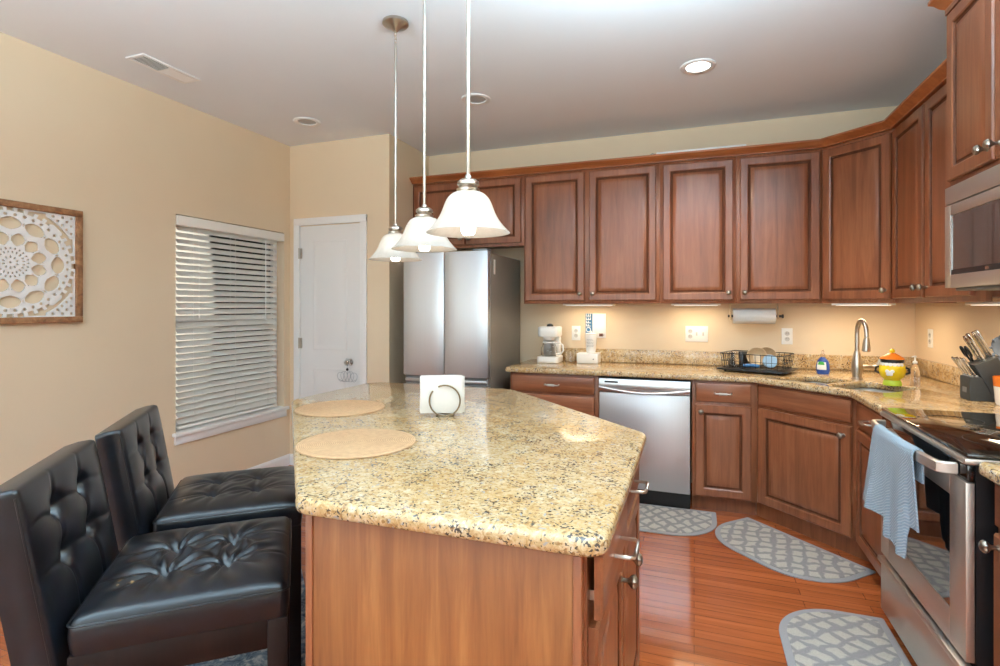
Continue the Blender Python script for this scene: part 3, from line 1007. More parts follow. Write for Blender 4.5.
# microwave cabinet, deeper and higher
mc = thing('wall_cabinet', 'raised deep cherry wall cabinet directly above the microwave', 'cabinet', (0.995, 2.706, 1.85), R(-90), G_UP)
MB().box(0, 0.766, 0, 0.415, 0, 0.73, 0.001).build('body', M_WOODV, mc)
add_door(mc, 0.014, 0.022, 0.362, 0.685, (0.332, 0.045))
add_door(mc, 0.390, 0.022, 0.362, 0.685, (0.03, 0.045))
im2 = Matrix.Identity(4)
crm = MB().sweep([(0, 0.415), (0, 0), (0.766, 0), (0.766, 0.415)][::-1], [(-o, z - 2.412 + 0.731) for o, z in CRP][::-1])
crm.bm.free(); crm = MB()
CRB = [(-0.002, 0.0), (-0.002, 0.075), (0.058, 0.075), (0.058, 0.062), (0.044, 0.05), (0.028, 0.026), (0.014, 0.014), (0.014, 0.0)]
# travel along the front so that 'right of travel' points out of the front (-y local)
crm.sweep([(0.0, 0.415), (0.0, 0.0), (0.766, 0.0), (0.766, 0.415)], [(o, z + 0.7305) for o, z in CRB])
crm.build('crown', M_CROWN, mc)
MB().box(0.002, 0.764, -0.02, -0.0005, 0.712, 0.7300).build('frieze', M_WOODH, mc)

# ------------------------------------------------------------------ base cabinets (back wall)
FY = 3.765
BD = YB - FY - 0.002
G_B = 'cherry base cabinets'
c = thing('base_cabinet', 'cherry drawer base cabinet between the refrigerator and the dishwasher', 'cabinet', (-1.288, FY, 0), 0, G_B)
base_body(0.656, BD).build('body', M_WOODV, c)
add_drawer(c, 0.02, 0.735, 0.61, 0.125)
add_drawer(c, 0.02, 0.425, 0.61, 0.295)
add_drawer(c, 0.02, 0.115, 0.61, 0.295)
c = thing('base_cabinet', 'narrow cherry base cabinet right of the dishwasher', 'cabinet', (-0.014, FY, 0), 0, G_B)
base_body(0.392, BD).build('body', M_WOODV, c)
add_drawer(c, 0.022, 0.735, 0.335, 0.125)
add_door(c, 0.022, 0.118, 0.335, 0.597, (0.035, 0.555))
# sink base across the corner
SX, SY = 0.38, FY
EX, EY = 0.822, 3.323
SW = math.hypot(EX - SX, EY - SY)
sb = thing('sink_base_cabinet', 'angled cherry sink base cabinet across the corner', 'cabinet', (SX, SY, 0), R(-45), G_B)
im = Matrix.Rotation(R(45), 4, 'Z') @ Matrix.Translation((-SX, -SY, 0))
k = 0.05
p = MB().prism([(SX, SY), (EX, EY), (1.412, EY), (1.412, 4.372), (SX, 4.372)], 0.105, 0.66, mat=im)
p.prism([(SX, SY), (EX, EY), (EX + 0.02, EY + 0.02), (SX + 0.02, SY + 0.02)], 0.66, 0.873, mat=im)
p.prism([(SX + 0.001, SY + 0.07), (EX + 0.07, EY + 0.001), (1.412, EY + 0.001), (1.412, 4.372), (SX + 0.001, 4.372)], 0, 0.105, mat=im)
p.build('body', M_WOODV, sb, smooth=False)
f = drawer_mesh(SW - 0.05, 0.125).build('false_drawer_front', M_WOODH, sb, loc=(0.02, 0, 0.735), angle=25)
add_door(sb, 0.02, 0.118, SW - 0.05, 0.597, (SW - 0.05 - 0.035, 0.545))
# right wall base between the sink and the range
RX = 0.822
c = thing('base_cabinet', 'cherry base cabinet between the sink corner and the range', 'cabinet', (RX, 3.320, 0), R(-90), G_B)
MB().box(0, 0.612, 0, 0.03, 0.105, 0.873, 0.001).box(0.075, 0.612, 0.03, 0.59, 0.105, 0.873, 0.001).box(0.075, 0.612, 0.07, 0.59, 0.0, 0.105).box(0, 0.075, 0.03, 0.59, 0.105, 0.66).build('body', M_WOODV, c)
add_drawer(c, 0.03, 0.735, 0.545, 0.125)
add_door(c, 0.03, 0.118, 0.545, 0.597, (0.51, 0.555))
c = thing('base_cabinet', 'cherry base cabinet at the near side of the range', 'cabinet', (RX, 1.932, 0), R(-90), G_B)
base_body(0.60, 0.59).build('body', M_WOODV, c)
add_drawer(c, 0.018, 0.735, 0.564, 0.125)
add_door(c, 0.018, 0.118, 0.564, 0.597, (0.032, 0.565))

# ------------------------------------------------------------------ granite tops
CT0, CT1 = 0.875, 0.914
tp = thing('countertop', 'gold speckled granite counter running along the back and right walls', 'countertop')
dn = Vector((0.7071, 0.7071)); drr = Vector((0.7071, -0.7071)); mid = Vector((0.569, 3.514))
def dg(r, n): return tuple(mid + drr * r + dn * n)
def bowl_poly(r0, r1, n0, n1):
    return round_poly([dg(r0, n0), dg(r1, n0), dg(r1, n1), dg(r0, n1)], 0.05, 6)
BW = [(-0.20, 0.065, 0.09, 0.40), (0.115, 0.42, 0.075, 0.44)]
slab('worktop', [[(-1.312, 3.723), (0.360, 3.723), (0.780, 3.303), (0.780, 2.706), (1.412, 2.706), (1.412, 4.372), (-1.312, 4.372)]] + [bowl_poly(*q) for q in BW], CT0, CT1, 0.012, M_GRAN, tp)
MB().box(-1.17, 1.412, 4.353, 4.3735, CT1 + 0.0005, 1.016, 0.003).build('backsplash', M_GRAN, tp)
MB().box(1.392, 1.4125, 2.706, 4.3525, CT1 + 0.0005, 1.016, 0.003).build('side_backsplash', M_GRAN, tp)
t2 = thing('countertop', 'short gold granite counter at the near side of the range', 'countertop')
slab('worktop', [round_poly([(0.768, 1.934), (0.768, 1.30), (1.412, 1.30), (1.412, 1.934)], [0.03, 0, 0, 0])], CT0, CT1, 0.012, M_GRAN, t2)
MB().box(1.392, 1.4125, 1.30, 1.934, CT1 + 0.0005, 1.016, 0.003).build('side_backsplash', M_GRAN, t2)

# sink
sk = thing('sink', 'undermount double bowl stainless sink set in the corner counter', 'sink')
for q in BW:
    o = MB()
    outer = bowl_poly(q[0] - 0.012, q[1] + 0.012, q[2] - 0.012, q[3] + 0.012)
    inner = bowl_poly(q[0] + 0.002, q[1] - 0.002, q[2] + 0.002, q[3] - 0.002)
    low = bowl_poly(q[0] + 0.02, q[1] - 0.02, q[2] + 0.02, q[3] - 0.02)
    b = bmesh.new()
    L = []
    for pts, z in ((outer, 0.8735), (inner, 0.8735), (inner, 0.855), (low, 0.72), (low, 0.718)):
        L.append([b.verts.new((x, y, z)) for x, y in pts])
    n = len(outer)
    for A, B in zip(L[:-1], L[1:]):
        for i in range(n):
            j = (i + 1) % n
            b.faces.new((A[i], A[j], B[j], B[i]))
    b.faces.new(L[-1])
    bmesh.ops.recalc_face_normals(b, faces=b.faces)
    o.merge(b)
    cx_, cy_ = dg((q[0] + q[1]) / 2, (q[2] + q[3]) / 2)
    o.lathe([(0, 0.7185), (0.03, 0.7190), (0.042, 0.7215), (0.044, 0.7185)], 20, Matrix.Translation((cx_, cy_, 0.001)))
    o.build('bowl', M_SINK, sk)

# faucet
fx, fy = 0.943, 3.838
fa = thing('faucet', 'tall brushed nickel gooseneck faucet behind the corner sink', 'faucet', (fx, fy, CT1), R(8))
MB().lathe([(0.032, 0.0005), (0.033, 0.006), (0.027, 0.012), (0.027, 0.03), (0.030, 0.06), (0.029, 0.10), (0.022, 0.14), (0.016, 0.17), (0, 0.172)], 28).build('base', M_NICKEL, fa)
pts = [(0, 0, 0.165), (0, 0, 0.27)]
for i in range(13):
    a = PI - PI * 1.0 * i / 12
    pts.append((0, -0.062 - 0.062 * math.cos(a), 0.285 + 0.075 * math.sin(a)))
pts.append((0, -0.126, 0.265))
MB().tube(pts, 0.0125, 14).build('spout', M_NICKEL, fa)
hd = MB().lathe([(0.013, 0), (0.016, -0.015), (0.021, -0.05), (0.0235, -0.078), (0.02, -0.083), (0, -0.083)], 24, Matrix.Translation((0, -0.1265, 0.262)) @ Matrix.Rotation(R(6), 4, 'X'))
hd.build('spray_head', M_NICKEL, fa)
MB().cyl((0.02, 0, 0.075), (0.085, 0, 0.075), 0.014, 16).lathe([(0.015, 0), (0.017, 0.01), (0.016, 0.03), (0, 0.033)], 16, Matrix.Translation((0.085, 0, 0.075)) @ Matrix.Rotation(R(90), 4, 'Y')).build('lever_body', M_NICKEL, fa)
MB().tube([(0.108, 0, 0.08), (0.116, -0.005, 0.105), (0.126, -0.01, 0.128)], [0.009, 0.008, 0.006], 10).build('lever', M_NICKEL, fa)
# side cap on the counter
# ------------------------------------------------------------------ refrigerator
FX0, FX1, FF = -2.088, -1.398, 3.567
fg = thing('refrigerator', 'stainless french door refrigerator under the short wall cabinet', 'refrigerator', (FX0, FF, 0))
fw = FX1 - FX0
MB().box(0.0, fw, 0.075, 0.78, 0.05, 1.755, 0.006).build('body', M_FRSIDE, fg)
def fdoor(x0, x1, z0, z1):
    n = 14
    pts = []
    for i in range(n + 1):
        u = i / n
        pts.append((x0 + (x1 - x0) * u, 0.012 * (2 * u - 1) ** 4 * 1.0))
    pts += [(x1, 0.068), (x0, 0.068)]
    return MB().prism(pts, z0, z1, 0.003)
sm = fw * 0.497
for nm, a, c_ in (('left_door', 0.0, sm - 0.003), ('right_door', sm + 0.003, fw)):
    fdoor(a, c_, 0.842, 1.765).build('door', M_STEEL, fg, angle=50)
fdoor(0, fw, 0.07, 0.775).build('freezer_drawer', M_STEEL, fg, angle=50)
MB().box(0.01, fw - 0.01, 0.03, 0.07, 0.778, 0.838).build('handle_recess', M_GREYP, fg)
MB().box(0.012, fw - 0.012, 0.012, 0.029, 0.798, 0.818, 0.004).build('drawer_handle', M_STEELH, fg)
MB().box(0.03, fw - 0.03, 0.05, 0.1, 0.0, 0.05).build('kick_grille', M_BLACK, fg)
MB().box(0.02, 0.14, 0.05, 0.14, 1.7555, 1.785, 0.004).build('hinge_cover', M_GREYP, fg)
MB().box(fw - 0.14, fw - 0.02, 0.05, 0.14, 1.7555, 1.785, 0.004).build('hinge_cover', M_GREYP, fg)
mg = MB().box(0, 0.004, 0.13, 0.16, 1.60, 1.71, 0.0015).build('magnet_clip', M_WHITE)
mg.location = (FX1 + 0.0005, FF, 0)
mg.name = 'magnetic_clip'
tag(mg, 'small grey magnetic clip on the side of the refrigerator', 'clip')

# ------------------------------------------------------------------ dishwasher
dw = thing('dishwasher', 'stainless steel dishwasher with a curved handle under the back counter', 'dishwasher', (-0.628, 3.738, 0))
WD = 0.608
MB().box(0.004, WD - 0.004, 0.03, 0.58, 0.02, 0.862).build('tub', M_BLACK, dw)
MB().box(0.005, WD - 0.005, 0.0, 0.028, 0.115, 0.765, 0.005).build('door_panel', M_STEEL, dw)
pr = MB()
def cpan(u, v):
    x = 0.005 + (WD - 0.01) * u
    zb = 0.772 - 0.0
    z = zb + (0.862 - zb) * v
    return (x, -0.012 - 0.012 * math.sin(PI * v) + 0.006 * (2 * u - 1) ** 2, z)
pr.grid(24, 8, cpan, 0.02)
pr.build('control_panel', M_STEELH, dw)
hp_ = MB()
n = 20
top = [(0.006 + (WD - 0.012) * i / n, 0.800 - 0.022 * math.sin(PI * i / n)) for i in range(n + 1)]
def hgrid(u, v):
    x = 0.006 + (WD - 0.012) * u
    z = 0.812 - 0.030 * math.sin(PI * u) - 0.016 * v
    return (x, -0.028 - 0.010 * math.sin(PI * u) - 0.006 * math.sin(PI * v), z)
hp_.grid(28, 6, hgrid, 0.008)
hp_.build('handle', M_STEEL, dw)
MB().box(0.045, 0.135, -0.0235, -0.014, 0.836, 0.846, 0.001).build('vent_slot', M_DARK, dw)
MB().box(0.006, WD - 0.006, 0.05, 0.06, 0.0, 0.112).build('kick_plate', M_BLACK, dw)

# ------------------------------------------------------------------ range
RG = thing('range', 'stainless electric range with a black glass cooktop by the right wall', 'range', (0.752, 2.7025, 0), R(-90))
RW_ = 0.765
MB().box(0.002, RW_ - 0.002, 0.022, 0.63, 0.06, 0.895).build('body', M_BLACK, RG, smooth=False)
MB().box(0.0, RW_, 0.0, 0.655, 0.9155, 0.930, 0.004).build('cooktop_glass', M_GLASSBLK, RG)
MB().box(0.0, RW_, -0.006, 0.655, 0.896, 0.9150, 0.005).build('cooktop_rim', M_STEELT, RG)
MB().box(0.004, RW_ - 0.004, 0.002, 0.021, 0.845, 0.895, 0.003).build('control_strip', M_GLASSBLK, RG)
do = MB()
WX0, WX1, DZ0, DZ1 = 0.10, 0.655, 0.42, 0.775
do.box(0.003, WX0, -0.002, 0.02, 0.315, 0.842, 0.002).box(WX1, RW_ - 0.003, -0.002, 0.02, 0.315, 0.842, 0.002)
do.box(WX0 + 0.0001, WX1 - 0.0001, -0.002, 0.02, 0.315, DZ0, 0.002).box(WX0 + 0.0001, WX1 - 0.0001, -0.002, 0.02, DZ1, 0.842, 0.002)
dd = do.build('oven_door', M_STEELT, RG)
MB().box(WX0 + 0.0003, WX1 - 0.0003, 0.001, 0.016, DZ0 + 0.0003, DZ1 - 0.0003).build('oven_window', M_OVENGL, dd)
path = [(0.062, -0.0022), (0.062, -0.030), (0.070, -0.044), (0.10, -0.050)]
path += [(0.10 + 0.565 * i / 14, -0.050 - 0.016 * math.sin(PI * i / 14)) for i in range(1, 14)]
path += [(0.665, -0.050), (0.695, -0.044), (0.703, -0.030), (0.703, -0.0022)]
hb = MB().sweep(path, [(-0.008, 0.855), (-0.008, 0.883), (-0.004, 0.887), (0.006, 0.887), (0.010, 0.883), (0.010, 0.855), (0.006, 0.851), (-0.004, 0.851)])
hb.build('handle', M_STEELT, dd)
dwz = MB().box(0.003, RW_ - 0.003, -0.002, 0.02, 0.075, 0.278, 0.003)
dwz.box(0.003, RW_ - 0.003, -0.016, 0.02, 0.279, 0.302, 0.007)
dwz.build('storage_drawer', M_STEELT, RG)
MB().box(0.02, RW_ - 0.02, 0.05, 0.5, 0.0, 0.06).build('kick', M_BLACK, RG)
# faint burner rings
for (x, y, r) in ((0.20, 0.18, 0.085), (0.20, 0.46, 0.105), (0.56, 0.18, 0.105), (0.56, 0.46, 0.08)):
    MB().lathe([(r, 0.9301), (r, 0.9303), (r + 0.002, 0.9303), (r + 0.002, 0.9301)], 40, Matrix.Translation((x, y, 0)), closed=True).build('burner_ring', M_DARK, RG)

# towel over the range handle
tw = MB()
def tgrid(u, v):
    # u along the handle (towards the camera), v along the drape from the back hem over the bar to the front hem
    def st(a, b, x):
        q = max(0, min(1, (x - a) / (b - a)))
        return q * q * (3 - 2 * q)
    y = 2.51 - 0.39 * u
    hx = 0.752 - 0.052 - 0.016 * math.sin(PI * min(1, max(0, (2.6025 - y) / 0.565)))
    hemF = 0.30 + (0.055 + 0.022 * min(1, max(0, (u - 0.4) / 0.4))) * st(0.435, 0.46, u) - 0.115 * st(0.865, 0.885, u)
    back, arc = 0.10, 0.075
    s = v * (back + arc + hemF)
    R_ = 0.0175
    if s < back:
        return (hx + R_ - 0.001, y, 0.878 - back + s)
    if s < back + arc:
        a = PI * (s - back) / arc
        return (hx + R_ * math.cos(a), y, 0.878 + 0.016 * math.sin(a))
    q = (s - back - arc) / hemF
    fold = 0.010 * math.sin(u * 21 + 0.5) + 0.004 * math.sin(u * 47)
    out = -0.030 * q * (1 - st(0.25, 0.5, u)) + 0.004 * q * st(0.3, 0.42, u) + 0.012 * q * st(0.85, 0.9, u)
    return (hx - R_ - 0.003 + out + (fold if fold < 0 else fold * 0.3) * q, y + 0.03 * q * (1 - u), 0.878 - (s - back - arc))
tw.grid(90, 50, tgrid, 0.006)
o = tw.build('kitchen_towel', M_TOWEL, angle=60)
tag(o, 'pale blue ribbed towel draped over the range door handle', 'towel')

# ------------------------------------------------------------------ microwave
mw = thing('microwave', 'stainless over-the-range microwave on the right wall', 'microwave', (0.975, 2.7045, 1.437), R(-90))
MB().box(0.0, 0.763, 0.03, 0.43, 0.0, 0.41, 0.003).build('body', M_GREYP, mw)
MB().box(0.0, 0.763, 0.0, 0.029, 0.339, 0.41, 0.003).build('vent_panel', M_STEELT, mw)
md = MB()
md.box(0.0, 0.05, 0.0, 0.029, 0.0, 0.334, 0.002).box(0.56, 0.763, 0.0, 0.029, 0.0, 0.334, 0.002)
md.box(0.0501, 0.5599, 0.0, 0.029, 0.0, 0.052, 0.002).box(0.0501, 0.5599, 0.0, 0.029, 0.292, 0.334, 0.002)
md_ = md.build('door', M_STEELT, mw)
MB().box(0.0502, 0.5598, 0.004, 0.02, 0.0522, 0.2918).build('window', M_MWGL, md_)
MB().box(0.0504, 0.5596, 0.0025, 0.0038, 0.053, 0.072).build('window_border', M_BLACK, md_)
MB().box(0.0505, 0.056, 0.0010, 0.0038, 0.0725, 0.2915).build('window_trim', M_CHROME, md_)
lg = MB().lathe([(0, 0.0), (0.011, 0.0), (0.011, 0.0008), (0, 0.0008)], 20, Matrix.Translation((0.335, 0.0022, 0.062)) @ Matrix.Rotation(R(90), 4, 'X') @ Matrix.Diagonal((1.3, 0.55, 1, 1)))
lg.build('emblem', M_CHROME, md_)
MB().box(0.0, 0.763, 0.035, 0.42, -0.012, -0.0005, 0.003).build('bottom_grille', M_GREYP, mw)
MB().tube([(0.575, 0.0, 0.05), (0.575, -0.035, 0.06), (0.575, -0.04, 0.17), (0.575, -0.035, 0.28), (0.575, 0.0, 0.29)], 0.009, 10).build('handle', M_STEELT, mw)

# ------------------------------------------------------------------ island
IS = thing('kitchen_island', 'cherry kitchen island cabinet with plain end panel, drawers and doors', 'island', (-0.200, 1.05, 0), R(90))
# local x = world +Y, local y = world -X
def il(x, y): return (y - 1.05, -(x + 0.200))
body_w = [(-0.868, 1.05), (-0.200, 1.05), (-0.200, 1.945), (-0.945, 2.69), (-1.58, 2.66), (-1.58, 2.23), (-0.868, 1.43)]
toe_w = [(-0.868, 1.05), (-0.270, 1.05), (-0.270, 1.91), (-0.965, 2.59), (-1.58, 2.59), (-1.58, 2.23), (-0.868, 1.43)]
b = MB().prism([il(*p) for p in body_w], 0.105, 0.872).prism([il(*p) for p in toe_w], 0, 0.105)
b.build('body', M_WOODV, IS, smooth=False)
ep = MB().box(-0.016, -0.0005, 0.024, 0.647, 0.0, 0.872, 0.001)
ep.build('end_panel', M_WOODP, IS)
MB().box(-0.020, -0.0005, 0.6475, 0.667, 0.0, 0.872, 0.002).build('edge_trim', M_WOODV, IS)
MB().box(-0.020, -0.0005, 0.006, 0.0235, 0.0, 0.872, 0.002).build('edge_trim', M_WOODV, IS)
def isl_unit(x0, w, knob_left, ajar=0.0):
    d = add_drawer(IS, x0, 0.735, w, 0.128)
    if ajar: d.location.y = -ajar
    k = (0.06, 0.525) if knob_left else (w - 0.045, 0.525)
    add_door(IS, x0, 0.118, w, 0.60, k)
isl_unit(0.014, 0.405, False, 0.012)
isl_unit(0.445, 0.43, True)
MB().box(0.03, 0.032, -0.0118, -0.0006, 0.765, 0.785).build('drawer_slide', M_NICKEL, IS, smooth=False)
itop = [(-0.157, 1.018), (-0.157, 1.955), (-0.925, 2.745), (-1.80, 2.745), (-1.82, 2.065), (-0.872, 1.003)]
isl = slab('island_countertop', [round_poly(itop, [0.05, 0.07, 0.16, 0.14, 0.12, 0.06], 8)], 0.8735, 0.914, 0.015, M_GRAN)
tag(isl, 'angled gold speckled granite top of the kitchen island', 'countertop')

# placemats
def placemat(x, y, label):
    m = MB().lathe([(0, 0.0), (0.186, 0.0), (0.19, 0.002), (0.188, 0.0045), (0.172, 0.005), (0.168, 0.0042), (0.164, 0.005), (0, 0.0055)], 56)
    o = m.build('placemat', M_PLMAT, loc=(x, y, CT1 + 0.0005), angle=60)
    return tag(o, label, 'placemat', 'round placemats on the island')
placemat(-1.035, 1.478, 'round woven tan placemat on the island in front of the near stool')
placemat(-1.455, 1.955, 'round woven tan placemat on the island farther back by the door')

# napkin holder and napkins
nh = thing('napkin_holder', 'bronze wire ring napkin holder standing on the island top', 'napkin holder', (-0.955, 1.968, CT1 + 0.0005), R(22))
rg = MB()
for yy in (-0.026, 0.026):
    rg.tube([(0.062 * math.cos(a), yy, 0.066 + 0.062 * math.sin(a)) for a in [R(140) + 2 * PI * 0.93 * i / 36 for i in range(37)]], 0.0032, 8)
rg.tube([(-0.03, -0.026, 0.011), (-0.03, 0.026, 0.011)], 0.003, 8).tube([(0.03, -0.026, 0.011), (0.03, 0.026, 0.011)], 0.003, 8)
for x in (-0.032, 0.032):
    for y in (-0.026, 0.026):
        rg.lathe([(0, 0), (0.005, 0.002), (0.005, 0.008), (0, 0.011)], 10, Matrix.Translation((x, y, 0)))
rg.build('wire_rings', plain('bronze_wire', srgb(132, 112, 84), 0.35, 0.9), nh)
nk = MB()
for i in range(9):
    yy = -0.0195 + i * 0.0046
    w_ = 0.086 + random.uniform(-0.003, 0.003)
    m = Matrix.Translation((random.uniform(-0.004, 0.004), yy, 0.0152)) @ Matrix.Rotation(R(random.uniform(-1.2, 1.2)), 4, 'Y')
    nk.box(-w_, w_, 0, 0.0036, 0, 0.148 + random.uniform(-0.003, 0.003), 0.0012, mat=m)
o = nk.build('napkins', M_PAPER, loc=(-0.966, 1.964, CT1), rot=(0, 0, R(22)))
tag(o, 'stack of folded white paper napkins in the ring holder', 'napkins')

# ------------------------------------------------------------------ stools
BUT = [(-0.075, -0.075), (0.075, -0.075), (-0.075, 0.075), (0.075, 0.075)]
SWD, SDP = 0.50, 0.475
def cushion_surface(u, v, hw, hd, top, crown, buttons, dimple, wr, seed, creaseamp):
    """returns height offset for normalised u,v in -1..1"""
    x, y = u * hw, v * hd
    edge = (1 - abs(u) ** 6) * (1 - abs(v) ** 6)
    h = crown * edge
    for bx, by in buttons:
        d2 = (x - bx) ** 2 + (y - by) ** 2
        d = math.sqrt(d2)
        h -= dimple * math.exp(-d2 / (2 * 0.017 ** 2)) * (1 if edge > 0 else 0)
        h -= dimple * 0.35 * math.exp(-d2 / (2 * 0.045 ** 2))
        if wr:
            a = math.atan2(y - by, x - bx)
            h += wr * math.sin(a * 9 + seed + 1.6 * math.sin(a * 2 + seed)) * math.exp(-((d - 0.06) / 0.075) ** 2) * edge
    # creases joining the buttons and running out to the edges
    xs = sorted(set(bx for bx, _ in buttons)); ys = sorted(set(by for _, by in buttons))
    for bx in xs:
        h -= creaseamp * math.exp(-((x - bx + 0.006 * math.sin(y * 40)) / 0.007) ** 2) * edge
    for by in ys:
        h -= creaseamp * 0.6 * math.exp(-((y - by + 0.006 * math.sin(x * 40)) / 0.007) ** 2) * edge
    return h
def wear_attr(o, pts, rad):
    me = o.data
    at = me.attributes.new('wear', 'FLOAT', 'POINT')
    for i, vtx in enumerate(me.vertices):
        w_ = 0
        for p in pts:
            w_ = max(w_, math.exp(-((vtx.co - Vector(p)).length / rad) ** 2))
        at.data[i].value = w_
def cushion(hw, hd, th, fn, N=90, r=0.022):
    """closed upholstered block, top surface at z = th + fn(u,v)"""
    b = bmesh.new()
    g = []
    def co(t):  # parameter along with rounded rim; denser at rim
        return t
    idx = [-1 + 2 * i / N for i in range(N + 1)]
    for u in idx:
        row = []
        for v in idx:
            ru = max(0, abs(u) * hw - (hw - r)) / r
            rv = max(0, abs(v) * hd - (hd - r)) / r
            q = min(1, math.hypot(ru, rv))
            drop = r * (1 - math.sqrt(max(0, 1 - q * q)))
            x, y = u * hw, v * hd
            if ru > 0 and rv > 0 and math.hypot(ru, rv) > 1:
                s = 1 / math.hypot(ru, rv)
                x = math.copysign(hw - r + ru * s * r, u); y = math.copysign(hd - r + rv * s * r, v)
            row.append(b.verts.new((x, y, th - drop + fn(u, v))))
        g.append(row)
    for i in range(N):
        for j in range(N):
            b.faces.new((g[i][j], g[i + 1][j], g[i + 1][j + 1], g[i][j + 1]))
    rim = [g[i][0] for i in range(N)] + [g[N][j] for j in range(N)] + [g[i][N] for i in range(N, 0, -1)] + [g[0][j] for j in range(N, 0, -1)]
    bot = [b.verts.new((q.co.x * 0.985, q.co.y * 0.985, 0)) for q in rim]
    n = len(rim)
    md = [b.verts.new((q.co.x * 1.004, q.co.y * 1.004, th * 0.45)) for q in rim]
    for i in range(n):
        j = (i + 1) % n
        b.faces.new((rim[i], rim[j], md[j], md[i]))
        b.faces.new((md[i], md[j], bot[j], bot[i]))
    b.faces.new(bot)
    bmesh.ops.recalc_face_normals(b, faces=b.faces)
    return b
def make_stool(loc, rz, label, wr, seed, dimp):
    st = thing('counter_stool', label, 'stool', loc, rz, 'black tufted stools at the island')
    hw, hd = SWD / 2, SDP / 2
    zs = 0.548
    b = cushion(hw, hd, 0.082, lambda u, v: cushion_surface(u, v, hw, hd, 0, 0.022, BUT, dimp, wr, seed, 0.004))
    q = MB(); q.merge(b, Matrix.Translation((0, 0, zs)))
    so = q.build('seat', M_LEATH, st, angle=75)
    wear_attr(so, [(bx * 1.0 + 0.02, by + 0.02, zs + 0.09) for bx, by in BUT[1:]] + [(0.12, -0.15, zs + 0.10)], 0.045)
    # piping round the seat
    pp = MB()
    zz = zs + 0.070
    pl = [(x, y, zz) for x, y in round_poly([(-hw, -hd), (hw, -hd), (hw, hd), (-hw, hd)], 0.02, 5)]
    pp.tube(pl, 0.0028, 6, True)
    pp.build('piping', M_LEATH, so)
    # backrest : leaning block behind the seat; cushion built lying, then stood up
    BHh = 0.495
    bb = [(-0.085, 0.03), (0.085, 0.03), (-0.085, 0.15), (0.085, 0.15)]
    b2 = cushion(hw, BHh / 2, 0.075, lambda u, v: cushion_surface(u, v, hw, BHh / 2, 0, 0.014, bb, 0.032, 0, 0, 0.006), r=0.011)
    M4 = Matrix.Translation((0, -hd - 0.080, 0.445)) @ Matrix.Rotation(R(9.5), 4, 'X') @ Matrix.Translation((0, 0, BHh / 2)) @ Matrix(((-1, 0, 0, 0), (0, 0, 1, 0), (0, 1, 0, 0), (0, 0, 0, 1)))
    q = MB(); q.merge(b2, M4)
    bmesh.ops.recalc_face_normals(q.bm, faces=q.bm.faces)
    bo = q.build('backrest', M_LEATH, st, angle=75)
    wear_attr(bo, [M4 @ Vector((bx, by - 0.02, 0.08)) for bx, by in bb], 0.03)
    for s_ in (-1, 1):
        MB().tube([M4 @ Vector((s_ * (hw - 0.003), -BHh / 2 + 0.02 + (BHh - 0.04) * i / 10, 0.068)) for i in range(11)], 0.0028, 6).build('piping', M_LEATH, bo)
    # legs
    for sx in (-1, 1):
        x = sx * (hw - 0.026)
        MB().box(x - 0.024, x + 0.024, hd - 0.052, hd - 0.004, 0, zs - 0.001, 0.003).build('leg', M_ESP, st)
        b = bmesh.new()
        lo = [b.verts.new((x + a, -hd - 0.115 + c_, 0)) for a, c_ in ((-0.02, 0), (0.02, 0), (0.02, 0.04), (-0.02, 0.04))]
        hi = [b.verts.new((x + a, -hd - 0.068 + c_, 0.4446)) for a, c_ in ((-0.023, 0), (0.023, 0), (0.023, 0.05), (-0.023, 0.05))]
        b.faces.new(lo[::-1]); b.faces.new(hi)
        for i in range(4):
            b.faces.new((lo[i], lo[(i + 1) % 4], hi[(i + 1) % 4], hi[i]))
        bmesh.ops.recalc_face_normals(b, faces=b.faces)
        MB().merge(b).build('leg', M_ESP, st, smooth=False)
    ap = MB()
    for sx in (-1, 1):
        x = sx * (hw - 0.016)
        ap.box(x - 0.011, x + 0.011, -hd + 0.002, hd - 0.052, zs - 0.075, zs - 0.001, 0.002)
    ap.box(-hw + 0.05, hw - 0.05, hd - 0.03, hd - 0.008, zs - 0.075, zs - 0.001, 0.002)
    ap.build('apron', M_ESP, st)
    for sx in (-1, 1):
        x = sx * (hw - 0.026)
        MB().box(x - 0.012, x + 0.012, -hd - 0.06, hd - 0.052, 0.26, 0.30, 0.002).build('stretcher', M_ESP, st)
    MB().box(-hw + 0.05, hw - 0.05, hd - 0.045, hd - 0.012, 0.17, 0.215, 0.002).build('footrest', M_ESP, st)
    return st
RUGZ = 0.009
A1 = math.atan2(0.71, 0.70) - PI / 2
make_stool((-1.330, 1.145, RUGZ), A1 - R(4.5), 'black tufted leather counter stool nearest the camera with wrinkled seat', 0.0062, 1.0, 0.022)
make_stool((-1.697, 1.627, RUGZ), A1 - R(4.5), 'black tufted leather counter stool farther back near the window', 0.0015, 2.2, 0.016)
rg = thing('area_rug', 'faded blue grey area rug under the counter stools', 'rug', (-1.53, 1.36, 0), A1)
slab('pile', [round_poly([(-1.0, -0.52), (0.56, -0.52), (0.56, 0.36), (-1.0, 0.36)], 0.02, 3)], 0.0005, 0.0085, 0.003, M_RUG, rg)

